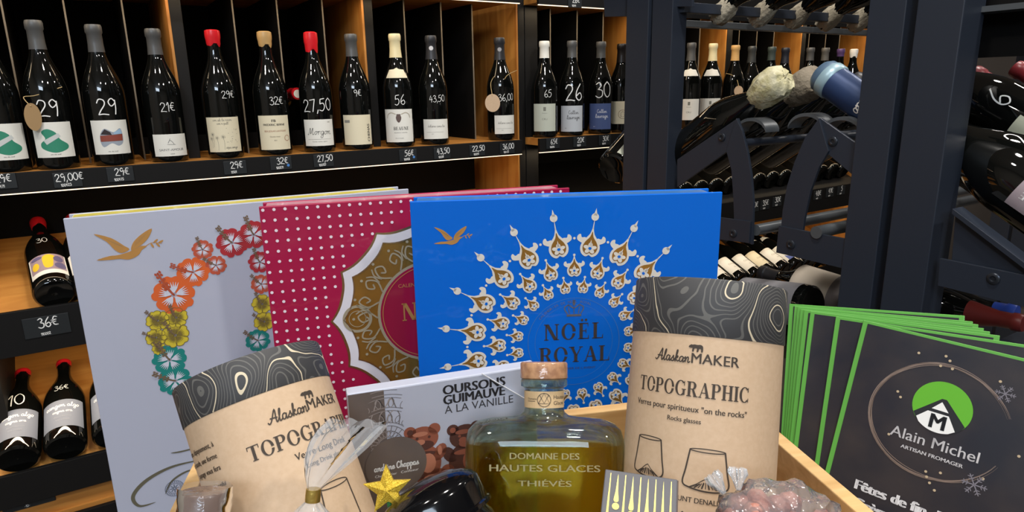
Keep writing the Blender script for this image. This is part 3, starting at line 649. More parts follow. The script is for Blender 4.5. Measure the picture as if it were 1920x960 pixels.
price_tag(88, 611, '36€', '110002', 'slate price tag reading 36€ on the drawer front below the lying bottle', w_=.085, h_=.046, hh=.022)
price_tag(53, 936, '145€', '-10-', 'slate price tag reading 145€ on the lowest pine strip at left', y=FY+.02, w_=.1, h_=.042, hh=.018)
for px, py, s in ((1414, 388, '80€'), (1434, 384, '35€'), (1457, 378, '30€'), (1533, 366, '48€'), (1556, 361, '41€'), (1577, 357, '5')):
    price_tag(px, py, s, '10021', 'slate price tag reading %s on the far shelf front seen through the steel rack' % s, w_=.06, h_=.04, hh=.022)
# ---------------------------------------------------------------- bottles lying on the slanted boards
C24, S24 = math.cos(math.radians(24)), math.sin(math.radians(24))
def lay(px, py, zb, label, yaw=0, turn=0, **a):
    R = a.get('R', .0412); x = pl(px, py, 1, 1.75)[0]
    ax = Vector((math.sin(math.radians(yaw))*C24, C24*math.cos(math.radians(yaw)), S24)); n = Vector((0, -S24, C24)); n = (n-ax*n.dot(ax)).normalized()
    o = Vector((x, FY+.016, zb))+n*(R+.001)+ax*.012
    return bottle(frame(o, (-n).cross(ax), -n, ax) @ Matrix.Rotation(math.radians(turn), 4, 'Z'), label, **a)
LOW = 'bottles lying on the slanted boards'
def L_pict():
    o = [(Art().poly([(-.036, .04), (.036, .04), (.036, .1), (-.036, .1)]), colm((150, 130, 140)))]
    o.append((Art().poly(smooth_pts([(-.006, .05), (.008, .05), (.012, .075), (.016, .09), (.004, .098), (-.008, .088)], 3, True)).poly(ell(-.024, .062, .008, .014, 12)), colm((216, 180, 40))))
    o.append((Art().poly(ell(.024, .055, .012, .012, 12)).poly(ell(-.02, .09, .012, .006, 12)).poly(ell(.022, .08, .01, .012, 12)), colm((92, 84, 120))))
    return o
def L_text3():
    a = Art().hand('cangon algo', 0, .092, .013, .0013, al='c'); a.hand('cagna ora', 0, .075, .009, .0009, al='c')
    b = Art().text('Appellation', 0, .06, .004, 'c', 1.3); b.text('Vin rouge', 0, .05, .004, 'c', 1.2)
    return [(a, colm((240, 240, 240))), (b, colm((150, 154, 164)))]
LB = mat('silver_label_paper', (118, 124, 138), .55)
lay(104, 545, -.465, 'lying bottle with red capsule and yellow picture label on the upper slanted board', -5, cap=('wax', REDWAX, .272), lab=(.026, .1, 55, PAPER, 0), art=L_pict(), price=('30', 0, .15, .02), group=LOW)
lay(176, 530, -.465, 'lying bottle mostly hidden behind the white calendar on the upper slanted board', -5, cap=('wax', REDWAX, .272), lab=(.03, .1, 55, PAPER, 0), group=LOW)
lay(34, 855, -.835, 'lying bottle with silver label marked 10 at the left photo edge', 3, cap=('wax', REDWAX, .288), lab=(.03, .115, 62, LB, 0), art=L_text3(), price=('10', .0, .13, .038), h=.28, R=.044, group=LOW)
lay(124, 835, -.835, 'lying bottle with silver label marked 36€ on the lower slanted board', 2, cap=('wax', REDWAX, .288), lab=(.03, .115, 62, LB, 0), art=L_text3(), price=('36€', .0, .15, .018), h=.285, R=.044, group=LOW)
lay(212, 815, -.835, 'lying bottle with silver label half hidden by the white calendar', 2, cap=('wax', REDWAX, .288), lab=(.03, .115, 62, LB, 0), art=L_text3(), h=.285, R=.044, group=LOW)
FAR = 'bottles lying on the far slanted board'
far = ((1352, 540, PAPER, 'with pink and white label next to the blue calendar', GREYFOIL), (1381, 524, PAPER, 'with white label, second from the blue calendar', mat('crimson_capsule', (150, 24, 34), .35)), (1409, 519, PAPER, 'with long white label, third from the blue calendar', DARKFOIL), (1434, 510, CREAM, 'with cream label in the middle of the row', DARKFOIL),
       (1461, 506, PAPER, 'with white label and neck band, right of the cream labelled one', DARKFOIL), (1484, 500, PAPER, 'with white and blue label under the bolted plate', DARKFOIL), (1508, 494, CREAM, 'without visible print under the bolted plate', GREYFOIL), (1528, 490, CREAM, 'half hidden under the bolted plate', GREYFOIL), (1550, 486, CREAM, 'at the right end of the row by the near post', GREYFOIL))
for i, (px, py, m, d, cp) in enumerate(far):
    art = [(Art().text('CUVÉE', 0, .07, .008, 'c').text('2019', 0, .05, .005, 'c'), colm((180, 90, 90) if i == 0 else (150, 140, 126)))]
    if i == 5: art.append((Art().poly([(-.03, .028), (.0, .028), (-.03, .06)]), colm((70, 90, 160))))
    lay(px, py, -.835, 'lying bottle '+d, 0, cap=('foil', cp), lab=(.03, .12, 60, m, 0), art=art, collar=PAPER if i in (4, 5) else None, group=FAR)

for i in range(13):
    x = 1.92+.088*i; n = Vector((0, -S24, C24)); ax = Vector((0, C24, S24)); o = Vector((x, FY+.016, -.465))+n*.0422+ax*.075
    bottle(frame(o, (-n).cross(ax), -n, ax), 'dark bottle lying on the far upper slanted board behind the steel rack', cap=('foil', DARKFOIL), group='dark bottles behind the steel rack')

# ================================================================ STEEL RACKS
RX = 1.05
def rack_frame(label, tubes, x=RX):
    t = thing('steel_wine_rack', label, 'wine rack', Vector((x, sum(a+b for a, b in tubes)/2/len(tubes), -1.33)))
    for a, b in tubes:
        for xx in (x, x+1.95): part('post', MB().span((xx, a, -1.33), (xx+.042 if tubes[0][0] > .9 else xx+.062, b, 1.0)), STEEL, t, world=True, bevel=.0015)
    return t
def yz(px, py, x=RX): p = pl(px, py, 0, x); return (p[1], p[2])
PX = frame((RX+.012, 0, 0), (0, 1, 0), (0, 0, 1), (1, 0, 0))
def plate(name, pts, parent, d=.006, off=0, bolts=()):
    M = PX @ Matrix.Translation((0, 0, off))
    o = part(name, MB().prism([yz(*p) for p in pts], M, d), STEEL, parent, world=True, bevel=.0006)
    for b in bolts:
        q = yz(*b); mm = M @ Matrix.Translation((q[0], q[1], 0)) @ Matrix.Rotation(PI, 4, 'X')
        part('bolt', MB().lathe([(.0085, 0), (.0085, .0015), (.0065, .003), (.004, .003), (.003, .0012), (0, .0012)], 20, mm), mat('bolt_steel', (62, 66, 74), .3, .7), o, 40, world=True)
    return o
rk0 = rack_frame('black steel wine rack nearest the wall, only its slim front post in view', [(1.051*RX, 1.117*RX)])
rk = rack_frame('black steel wine rack holding tissue wrapped bottles between two posts', [(.984*RX, 1.04*RX), (.535*RX, .589*RX)])
rk2 = rack_frame('black steel wine rack at the right with large slanted bottles', [(.4595*RX, .520*RX)])
plate('top_plate', [(1122, -40), (1178, -40), (1178, 30), (1126, 31)], rk0)
# lambda shaped end plates of the middle rack
plate('arm_plate', [(1262, 300), (1375, 222), (1384, 252), (1362, 280), (1262, 352)], rk, bolts=[(1346, 258)])
plate('leg_plate', [(1375, 222), (1386, 245), (1396, 285), (1403, 330), (1407, 380), (1405, 460), (1372, 450), (1370, 380), (1366, 320), (1356, 282)], rk, off=-.004)
plate('foot_plate', [(1250, 395), (1405, 416), (1402, 456), (1250, 438)], rk, off=-.009, bolts=[(1373, 438)])
plate('arm_plate', [(1530, 222), (1612, 280), (1609, 345), (1545, 290), (1516, 262)], rk, bolts=[(1554, 266)])
plate('leg_plate', [(1530, 222), (1504, 258), (1484, 305), (1470, 350), (1462, 395), (1457, 455), (1496, 462), (1503, 410), (1514, 360), (1530, 315), (1548, 284)], rk, off=-.004)
plate('foot_plate', [(1458, 424), (1600, 452), (1596, 508), (1453, 474)], rk, off=-.009, bolts=[(1481, 459)])
for p, dx in (((1404, 434), .02), ((1530, 436), .0)):
    q = pl(p[0], p[1], 0, RX); part('rail', MB().tube([(RX+.0+dx, q[1], q[2]), (RX+1.24, q[1], q[2])], .011, 14), STEEL2, rk, 40, world=True)
for p in ((1395, 268), (1520, 262)):
    q = pl(p[0], p[1], 0, RX+.02); part('rail', MB().tube([(RX+.02, q[1], q[2]), (RX+1.24, q[1], q[2])], .008, 12), STEEL, rk, 40, world=True)
# cradles that hold the bottle necks
for p, x in (((1420, 238), 1.1), ((1522, 230), 1.13), ((1590, 238), 1.1)):
    c = pl(p[0], p[1], 0, x); pts = [(c[0]-.004, c[1]+.036*math.cos(a), c[2]+.028*math.sin(a)-.01) for a in [PI*.06+PI*.85*i/14 for i in range(15)]]
    mb = MB(); 
    for a, bq in zip(pts, pts[1:]):
        pass
    M = Matrix.Identity(4)
    rings = [[Vector((c[0]-.02, y, z)), Vector((c[0]+.02, y, z)), Vector((c[0]+.02, y, z-.006)), Vector((c[0]-.02, y, z-.006))] for _, y, z in pts]
    part('neck_cradle', MB().loft(rings), STEEL2, rk, 40, world=True)
# upper tier seen from below
for (a, bq, yv, r) in (((1291, 44), (1621, 66), 1.07, .007), ((1294, 14), (1617, 38), 1.02, .010)):
    q = pl(a[0], a[1], 1, yv); part('rail', MB().span((RX+.02, yv, q[2]-r), (RX+1.9, yv+.02, q[2]+r)), STEEL2 if r < .01 else STEEL, rk, world=True, bevel=.001)
plate('top_plate', [(1222, -40), (1290, -40), (1290, 12), (1222, 12)], rk)
mb = MB(); q = pl(1291, 34, 1, 1.094)
mb.span((RX+.05, 1.092, q[2]), (RX+1.9, 1.099, q[2]+.3)); part('tier_back', mb, BACKB, rk, world=True)
TISSUE = mat('tissue_paper', (176, 168, 124), .7, bump=(110, .8, .004), var=(60, (204, 198, 168)))
TGREY = mat('grey_tissue', (126, 116, 100), .8, bump=(70, 1.0, .006))
def aim(neck, body, L):
    """frame of a bottle whose mouth is at neck and whose base lies towards body"""
    ax = (neck-body).normalized(); o = neck-ax*L; n = Vector((-1, 0, .35)); n = (n-ax*n.dot(ax)).normalized()
    return frame(o, (-n).cross(ax), -n, ax)
def tissue(parent, h, R0, m, seed):
    random.seed(seed); rings = []; n = 28
    prof = [(.018, .76), (.027, .80), (.034, .86), (.037, .92), (.035, .97), (.028, 1.005), (.012, 1.02), (.002, 1.015)]
    for r, f in prof:
        rings.append([Vector(((r*R0+random.uniform(-.0034, .0034))*math.sin(2*PI*q/n), -(r*R0+random.uniform(-.0034, .0034))*math.cos(2*PI*q/n), f*h+random.uniform(-.003, .003))) for q in range(n)])
    return part('tissue_wrap', MB().loft(rings), m, parent, 50)
RKB = 'bottles lying in the steel rack'
for i in range(6):
    x = 1.12+.105*i; n = pl(1468, 146, 0, 1.12); d = pl(1310, 268, 0, 1.12); n = Vector((x, n[1], n[2])); d = Vector((x, d[1], d[2]))
    lb = ['black bottle with pale yellow tissue round its neck, front of the steel rack', 'black bottle with grey-beige tissue round its neck, second in the steel rack', 'third slanted black bottle behind the tissue wrapped ones', 'fourth slanted black bottle in the steel rack', 'fifth slanted black bottle in the steel rack', 'rearmost slanted black bottle on the left slope of the steel rack'][i]
    b = bottle(aim(n, d, .32), lb, h=.32, R=.047, cap=('foil', DARKFOIL), group=RKB)
    if i < 2: tissue(b, .32, .92, (TISSUE, TGREY)[i], i)
# navy tube on the right slope
n = pl(1541, 139, 0, 1.12); d = pl(1622, 196, 0, 1.12); M = aim(n, d, .30)
t = thing('bottle_tube', 'navy blue tube with a pale blue ring leaning towards the near post', 'tube', M)
part('tube_body', MB().lathe([(.027, .1), (.029, .104), (.029, .268), (.0295, .269)], 40), mat('navy_foil', (44, 64, 104), .35, .3), t, 40)
part('ring', MB().lathe([(.0295, .268), (.0315, .271), (.0315, .284), (.0295, .287)], 40), mat('pale_blue_foil', (150, 178, 190), .35, .2), t, 40)
part('end_cap', MB().lathe([(.0295, .287), (.029, .295), (.024, .302), (0, .304)], 40), mat('slate_blue', (84, 108, 132), .4, .2), t, 40)
ink('lettering', Art().hand('ara', -.02, .19, .018, .002), on_cyl(.029), CHALK, t, .005)
for i in range(1, 5):
    x = 1.12+.105*i; nn, dd = Vector((x, n[1], n[2]-.01)), Vector((x, d[1], d[2]-.01))
    bottle(aim(nn, dd, .31), ['', 'black bottle on the right slope just behind the navy tube', 'second black bottle behind the navy tube', 'third black bottle behind the navy tube', 'rearmost bottle behind the navy tube'][i], h=.31, R=.043, cap=('foil', DARKFOIL), group=RKB)
# upper tier: bottles on their slope with wrapped necks hanging over the rail
TW = mat('white_tissue', (176, 166, 146), .75, bump=(70, 1.0, .006))
q = pl(1294, 14, 1, 1.02)
for i in range(6):
    x = 1.20+.128*i; nk = Vector((x, 1.05, q[2]-.016)); bd = Vector((x, .80, q[2]+.17))
    b = bottle(aim(nk, bd, .27), ['first', 'second', 'third', 'fourth', 'fifth', 'sixth'][i]+' bottle from the left hanging neck down in the top tier of the steel rack', h=.27, R=.042, cap=('foil', BLACK), group='bottles in the top tier')
    tissue(b, .27, .62, TW, 20+i)
# right hand rack: slanted bottles
plate('sloping_plate', [(1784, 397), (1935, 514), (1935, 560), (1774, 520)], rk2)
plate('sloping_rail', [(1786, 391), (1935, 503), (1935, 516), (1784, 401)], rk2, d=.03, off=-.012)
plate('foot_plate', [(1760, 485), (1945, 522), (1940, 582), (1756, 536)], rk2, off=-.009, bolts=[(1861, 523)])
q = pl(1850, 10, 0, RX); part('rail', MB().span((RX+.05, -.35, q[2]-.004), (RX+.09, .5, q[2]+.004)), STEEL2, rk2, world=True)
part('tier_back', MB().span((RX+.09, -.35, q[2]-.065), (RX+.1, .5, q[2]+.3)), BACKB, rk2, world=True)
RR = 'large bottles on the right hand rack'
def L_vin():
    return [(Art().text('VIN DE', -.008, .115, .010, 'l', 1, .05, rot=PI/2), colm((240, 236, 236)))]
n = pl(1715, 205, 0, 1.15); d = pl(1905, 330, 0, 1.15)
bottle(aim(n, d, .38) @ Matrix.Rotation(math.radians(8), 4, 'Z'), 'largest slanted bottle at the right photo edge with a pinkish grey label', h=.38, R=.058, cap=('foil', DARKFOIL), lab=(.05, .172, 34, mat('rose_label', (160, 146, 152), .5), -12), art=L_vin(), price=('2', .045, .205, .036), group=RR)
n = pl(1712, 110, 0, 1.27); d = pl(1880, 205, 0, 1.27)
bottle(aim(n, d, .34) @ Matrix.Rotation(math.radians(5), 4, 'Z'), 'slanted bottle marked 6 with a cream label right of the near post', h=.34, R=.045, cap=('foil', DARKFOIL), lab=(.04, .125, 36, mat('sage_cream', (190, 192, 170), .6), -38), price=('6', .006, .15, .036), group=RR)
RC = mat('dark_red_capsule', (130, 40, 48), .35)
n = pl(1826, 138, 0, 1.40); d = pl(1940, 205, 0, 1.40)
bottle(aim(n, d, .30), 'slanted bottle with dark red capsule peeking out beside the near post', cap=('foil', RC, .25), group=RR)
n = pl(1905, 128, 0, 1.55); d = pl(2010, 190, 0, 1.55)
bottle(aim(n, d, .30), 'slanted bottle with dark red capsule at the right photo edge', cap=('foil', RC, .25), group=RR)
# bottles lying low beside the near post
part('shelf', MB().span((RX+.02, -.2, -.47), (RX+1.2, .48, -.455)), STEEL, rk2, world=True)
n = pl(1917, 606, 0, 1.36); d = pl(1790, 582, 0, 1.36)
bottle(aim(n, d, .30), 'lying bottle with brick red capsule just above the green edged cards', cap=('foil', mat('brick_capsule', (104, 34, 30), .4), .215), lab=(.09, .14, 60, mat('pale_yellow_label', (206, 202, 128), .6), 0), group=RR)
n = pl(1905, 586, 0, 1.52); d = pl(1790, 566, 0, 1.52)
bottle(aim(n, d, .30), 'lying bottle with royal blue capsule behind the brick red one', cap=('foil', mat('royal_blue_capsule', (40, 66, 150), .35), .262), lab=(.1, .15, 60, mat('apricot_label', (214, 164, 110), .6), -20), group=RR)
# pale labelled bottle lying under the far row
n = pl(1428, 510, 0, 1.25); d = pl(1503, 535, 0, 1.25)
b = bottle(aim(n, d, .26), 'lying bottle with beige and grey label below the bolted plate, left of the near post', h=.26, R=.045, cap=('foil', DARKFOIL), lab=(.02, .16, 85, mat('beige_label', (196, 184, 168), .6), 0), group=RKB)
ink('label_print', Art().poly([(-.06, .02), (.06, .02), (.06, .075), (-.06, .075)]), on_cyl(.045), mat('grey_band', (118, 112, 112), .6), b, .006, .0008)
n = pl(1330, 548, 0, 1.15); d = pl(1430, 562, 0, 1.15)
bottle(aim(n, d, .26), 'lying bottle with grey label just above the cards and right of the kraft tube', h=.26, R=.043, cap=('foil', DARKFOIL), lab=(.02, .16, 85, mat('stone_grey_label', (128, 126, 130), .6), 0), group=RKB)
# wine bottle with pale label left of far post
o = pl(1150, 318, 1, 1.22); ax = Vector((.80, .30, .42)).normalized(); nn = Vector((-.1, -1, .2)); nn = (nn-ax*nn.dot(ax)).normalized()
bottle(frame(o, (-nn).cross(ax), -nn, ax), 'dark bottle with pale label, its base sticking out left of the far steel post', h=.31, R=.043, cap=('foil', DARKFOIL), lab=(.012, .12, 50, mat('pale_green_label', (196, 198, 180), .6), 0), group=RKB)

# ================================================================ COUNTER AND CRATE
TZ = -.475
t = thing('display_table', 'dark table carrying the calendars, crate and cards', 'table', Vector((.45, .55, -1.33)))
TBL = mat('dark_table', (44, 38, 34), .45, var=(20, (36, 31, 28), (1, 8, 8)))
part('table_top', MB().span((-.005, .02, TZ-.03), (1.0, 1.12, TZ)), TBL, t, world=True, bevel=.002)
for x in (.03, .96):
    for y in (.06, 1.08): part('leg', MB().span((x-.025, y-.025, -1.33), (x+.025, y+.025, TZ-.03)), TBL, t, world=True, bevel=.002)
CA = math.radians(-21.2); EU = Vector((math.cos(CA), math.sin(CA), 0)); EV = Vector((-EU.y, EU.x, 0)); UP = Vector((0, 0, 1))
CM = frame((0, 0, TZ), EU, EV, UP)
t = thing('wooden_crate', 'pale wooden crate holding the bottle, tubes and sweets', 'crate', CM @ Matrix.Translation((.067, .36, 0)))
def cp(n, a, b): part(n, MB().span(a, b, CM), CRATE, t, world=True, bevel=.001)
ZR = -.28-TZ
cp('back_panel', (-.148, .514, 0), (.299, .526, ZR)); cp('front_panel', (-.148, .16, 0), (.299, .172, ZR))
cp('side_panel', (.299, .16, 0), (.311, .526, ZR)); cp('side_panel', (-.160, .16, 0), (-.148, .526, ZR)); cp('base_panel', (-.148, .172, 0), (.299, .514, .01))
# shredded paper filling
random.seed(9); mb = MB()
for i in range(420):
    u, v = random.uniform(-.12, .27), random.uniform(.2, .48); z = random.uniform(.014, .11); a = random.uniform(0, PI); l = random.uniform(.02, .05)
    pts = []
    for q in range(7):
        s_ = q/6-.5; zz = z+.006*math.sin(q*2.1+i)
        pts.append(Vector((u+l*s_*math.cos(a)+.003*math.sin(q*1.9+i), v+l*s_*math.sin(a)+.003*math.cos(q*1.7), zz)))
    nrm = Vector((-math.sin(a), math.cos(a), .4)).normalized()*.0014
    vs = [CM @ (p+nrm) for p in pts]+[CM @ (p-nrm) for p in pts]
    mb.add(vs, [(q, q+1, 8+q, 7+q) for q in range(6)])
o = solo('shredded_paper', mb, mat('paper_shred', (226, 206, 128), .7, var=(12, (206, 184, 110))), 'pale yellow shredded paper filling the wooden crate', 'packing paper'); o['kind'] = 'stuff'

# ================================================================ CALENDAR BOXES
GOLD = mat('gold_foil', (226, 170, 100), .3, .55, bump=(30, .05, .002))
GOLDL = mat('pale_gold_foil', (226, 196, 140), .3, 1.0)
def calendar(A, B, sc, label, cover_m, body_m, ang_w):
    z = -.108; a = pl(A[0], A[1], 2, z); bq = pl(B[0], B[1], 2, z); d = (bq-a); W = d.length*sc; d.normalize(); a = a*sc
    n = d.cross(UP)                              # towards the viewer
    M = frame(a, d, UP, n); H = a.z-TZ
    t = thing('advent_calendar', label, 'advent calendar', frame((a.x, a.y, TZ), d, UP, n))
    up_ = Matrix.Translation((0, H, 0))
    cov = part('cover', MB().span((0, -H, -.0035), (W, 0, 0), up_), cover_m, t, bevel=.0008)
    part('box_body', MB().span((.006, -H, -.028), (W-.012, -.0008, -.0036), up_), body_m, t, bevel=.001)
    part('back_board', MB().span((.002, -H, -.031), (W-.004, -.0002, -.0282), up_), cover_m, t, bevel=.0008)
    fn = lambda u, v, o: Vector((u*sc, v*sc+H, o))
    return t, cov, fn
def bird(x, y, s, flip=1):
    T = lambda pts: [(x+px*s, y+py*s) for px, py in pts]
    a = Art()
    a.poly(T(smooth_pts([(-1, -.22), (-.6, -.12), (-.35, -.12), (0, -.05), (.25, .05), (.42, .12), (.62, .1), (.44, -.02), (.3, -.2), (.0, -.32), (-.3, -.26), (-.6, -.26)], 3, True)))
    a.poly(T(smooth_pts([(.05, .05), (-.1, .2), (-.45, .52), (-.95, .72), (-.6, .4), (-.4, .08), (-.2, -.06)], 3, True)))
    a.poly(T(smooth_pts([(.1, .0), (.2, .28), (.5, .55), (.85, .72), (.72, .42), (.5, .2), (.3, .08)], 3, True)))
    a.stroke(T(smooth_pts([(.6, .12), (.8, .2), (1.1, .14)], 4)), .02*s)
    for q in ((.75, .18, .82, .02), (.85, .2, .98, .3), (.92, .18, 1.02, .02), (1.0, .17, 1.15, .24)): a.poly(T(ell((q[0]+q[2])/2, (q[1]+q[3])/2, .1, .035, 10, rot=math.atan2(q[3]-q[1], q[2]-q[0]))))
    v = Art()
    for i in range(6):
        f = i/6; v.stroke(T([(-.1-.1*f, .12+.02*i), (-.35-.5*f, .28+.4*f)]), .018*s, 1, True); v.stroke(T([(.22+.05*f, .14+.03*i), (.42+.36*f, .3+.36*f)]), .018*s, 1, True)
    return a, v
# --- white calendar with the hibiscus garland
film = dict(coat=.6, coat_rough=.06)
WHC = mat('white_cover', (178, 182, 200), .4, film=(26, .12, .006), **film)
wt, wc, fn = calendar((118, 410), (766, 354), 1.08, 'white advent calendar with a hibiscus garland, standing at the back left', WHC, mat('gold_paper', (226, 210, 92), .4, coat=.8, film=(40, .2)), 0)
a, v = bird(.0474, -.0365, .027); ink('gold_bird', a, fn, GOLD, wc); ink('gold_bird_lines', v, fn, mat('grey_brown', (150, 130, 110), .5), wc)
def flower(x, y, r, rot, style):
    pet = Art(); vein = Art(); st = Art(); L = 1 if style != 'yellow' else 1
    out = Art()
    for i in range(5):
        a0 = rot+2*PI*i/5; pts = []
        for f, wd in ((.12, .1), (.45, .42), (.75, .56), (.95, .5), (1.06, .28), (.98, .08), (1.04, -.12), (.98, -.36), (.8, -.52), (.5, -.42), (.2, -.14)):
            pts.append((x+r*(f*math.cos(a0)-wd*.95*math.sin(a0)), y+r*(f*math.sin(a0)+wd*.95*math.cos(a0))))
        P = smooth_pts(pts, 3, True); pet.poly(P, i*.1)
        if style == 'yellow': out.stroke(P+[P[0]], r*.05, 2)
        for da in (-.36, -.18, 0, .18, .36):
            vein.stroke([(x+r*.12*math.cos(a0+da*.6), y+r*.12*math.sin(a0+da*.6)), (x+r*.4*math.cos(a0+da), y+r*.4*math.sin(a0+da)), (x+r*.74*math.cos(a0+da), y+r*.74*math.sin(a0+da))], r*.085, 3, True)
    sa = rot+PI/5+PI*.4; q = smooth_pts([(x, y), (x+r*.5*math.cos(sa), y+r*.5*math.sin(sa)), (x+r*1.45*math.cos(sa-.12), y+r*1.45*math.sin(sa-.12))], 4)
    st.stroke(q, r*.1, 5); ex, ey = q[-1]
    for j in range(5):
        for sgn in (-1, 1):
            bx, by = q[max(0, len(q)-1-j)]; st.poly(ell(bx+sgn*r*.12*math.sin(sa), by-sgn*r*.12*math.cos(sa), r*.09, r*.06, 8, rot=sa), 5)
    return pet, vein, st, out
FC = {'red': (168, 44, 52), 'orange': (214, 98, 46), 'yellow': (206, 186, 56), 'teal': (18, 128, 122), 'coral': (186, 84, 60)}
VE = mat('petal_veins', (206, 208, 222), .5)
for (x, y, r, rot, c) in ((.1408, -.0399, .0145, .4, 'red'), (.1127, -.0437, .0095, .1, 'coral'), (.1231, -.0614, .0095, .7, 'coral'), (.1011, -.0656, .0145, .9, 'orange'), (.081, -.0866, .0185, .25, 'orange'),
                          (.0633, -.1109, .010, .5, 'yellow'), (.0800, -.1105, .010, .1, 'yellow'), (.0595, -.1283, .009, .8, 'yellow'), (.0768, -.129, .0122, .3, 'yellow'), (.0605, -.1405, .006, .3, 'yellow'),
                          (.0685, -.1545, .0150, .2, 'teal'), (.0705, -.178, .0150, .8, 'teal'), (.1625, -.0339, .0140, .1, 'red'), (.1655, -.0640, .011, .1, 'red'), (.1645, -.088, .010, .5, 'coral'), (.163, -.110, .010, .2, 'yellow'), (.163, -.130, .010, .6, 'yellow'), (.1545, -.150, .0120, .6, 'teal')):
    p, vn, st, out = flower(x, y, r, rot, c); fl = ink('hibiscus', p, fn, mat('petal_'+c, FC[c], .45, coat=.5), wc, dl=.00006)
    ink('petal_veins', vn, fn, VE if c != 'yellow' else mat('olive_vein', (120, 104, 50), .5), fl, dl=.00012)
    ink('stamen', st, fn, mat('stamen_brown', (112, 92, 72), .5) if c != 'orange' else mat('petal_orange_dark', (170, 76, 50), .5), fl, dl=.00012)
    if out.t: ink('petal_outline', out, fn, MATS['olive_vein'], fl, dl=.00012)
a = Art(); OL = mat('olive_foil', (132, 128, 108), .35, .6)
a.stroke(smooth_pts([(.085, -.2735), (.055, -.2735), (.03, -.282), (.016, -.296), (.02, -.309), (.035, -.3095)], 8), .0038, 0, True)
a.stroke(smooth_pts([(.085, -.258), (.066, -.2585), (.056, -.2575)], 6), .0018, 0, True); a.stroke(smooth_pts([(.083, -.2835), (.068, -.283), (.053, -.290), (.045, -.303)], 8), .0022, 0, True)
ink('swirl_lettering', a, fn, OL, wc)
a = Art().hoop(.0545, -.299, .0086, .0092).hoop(.0545, -.299, .0054, .0058, n=30)
for i in range(8): q = 2*PI*i/8; a.stroke([(.0545+.0012*math.cos(q), -.299+.0012*math.sin(q)), (.0545+.0042*math.cos(q), -.299+.0042*math.sin(q))], .0009)
for i in range(26): q = 2*PI*i/26; a.stroke([(.0545+.0064*math.cos(q), -.299+.0064*math.sin(q)), (.0545+.0079*math.cos(q), -.299+.0079*math.sin(q))], .0006)
ink('round_seal', a, fn, mat('slate_print', (92, 100, 118), .5), wc)
# --- red calendar with dots and a scalloped medallion
RDC = mat('raspberry_cover', (166, 18, 68), .35, film=(26, .12, .006), **film)
rt, rc, fn = calendar((485, 388), (1068, 352), 1.04, 'raspberry red advent calendar with white dots and a gold scalloped medallion', RDC, mat('pink_paper', (214, 150, 168), .4, coat=.8, film=(40, .2)), 0)
a = Art(); cx, cy = .1655, -.1272
def lobes(r, dip, n=12, ph=0, m=9):
    out = []
    for i in range(n):
        for j in range(m):
            f = j/m; an = 2*PI*(i+f)/n+ph; d = abs(f-.5)*2        # pointed outward at f = 0
            out.append((cx+(r-dip*(1-d**2.2)+dip*.35*math.sin(PI*f)*1.0)*math.cos(an), cy+(r-dip*(1-d**2.2)+dip*.35*math.sin(PI*f))*math.sin(an)))
    return out
for i in range(-1, 32):
    for j in range(0, 30):
        x, y = .0035+.0105*i, -.0035-.0107*j
        if x < .002 or x > .325: continue
        if math.hypot(x-cx, y-cy) > .106: a.circ(x, y, .0016, n=12)
ink('white_dots', a, fn, mat('dot_white', (236, 220, 228), .4), rc)
ph = 0
ink('medallion_edge', Art().ring(lobes(.107, .014), lobes(.1045, .0142)).ring(lobes(.094, .0125), lobes(.0925, .0125), 2), fn, GOLDL, rc)
ink('medallion_band', Art().ring(lobes(.1045, .0142), lobes(.094, .0125)), fn, mat('medallion_white', (222, 218, 226), .4, coat=.6), rc)
ink('medallion_disc', Art().poly(lobes(.0925, .0125)), fn, mat('bronze_foil', (206, 160, 78), .22, .8, bump=(14, .15, .004)), rc)
a = Art()
for i in range(24):
    an = 2*PI*i/24; sg = 1 if i % 2 else -1
    P = lambda r, da: (cx+r*math.cos(an+da), cy+r*math.sin(an+da))
    sp = [P(.058, -.02*sg), P(.068, .09*sg), P(.078, .03*sg), P(.074, -.06*sg), P(.067, -.03*sg), P(.07, .02*sg)]
    a.stroke(smooth_pts(sp, 5), .0017, 0); a.stroke(smooth_pts([P(.066, .1*sg), P(.074, .12*sg), P(.08, .07*sg)], 4), .0015); a.circ(*P(.083, 0), .0016, n=8)
for i in range(12):
    an = 2*PI*(i+.0)/12+PI
    if i in (0, 6):
        x, y = cx+.079*math.cos(an), cy+.079*math.sin(an); a.hoop(x, y, .0125, .0155); a.hoop(x, y, .0085, .0092)
a.hoop(cx, cy, .0545, .0575, n=60)
ink('scroll_work', a, fn, mat('silver_print', (196, 186, 160), .35, .5), rc, dl=.0002, base=.0006)
ink('centre_disc', Art().circ(cx, cy, .0545, n=60), fn, mat('dark_raspberry', (150, 18, 60), .25, coat=.9), rc, base=.0006)
a = Art().hoop(cx, cy, .0515, .0523, n=60); a.serif('NOËL', cx, cy-.008, .02, 'c', .9); a.text('CALENDRIER DE L’AVENT', cx, cy+.03, .004, 'c')
ink('centre_lettering', a, fn, GOLD, rc, base=.0009)
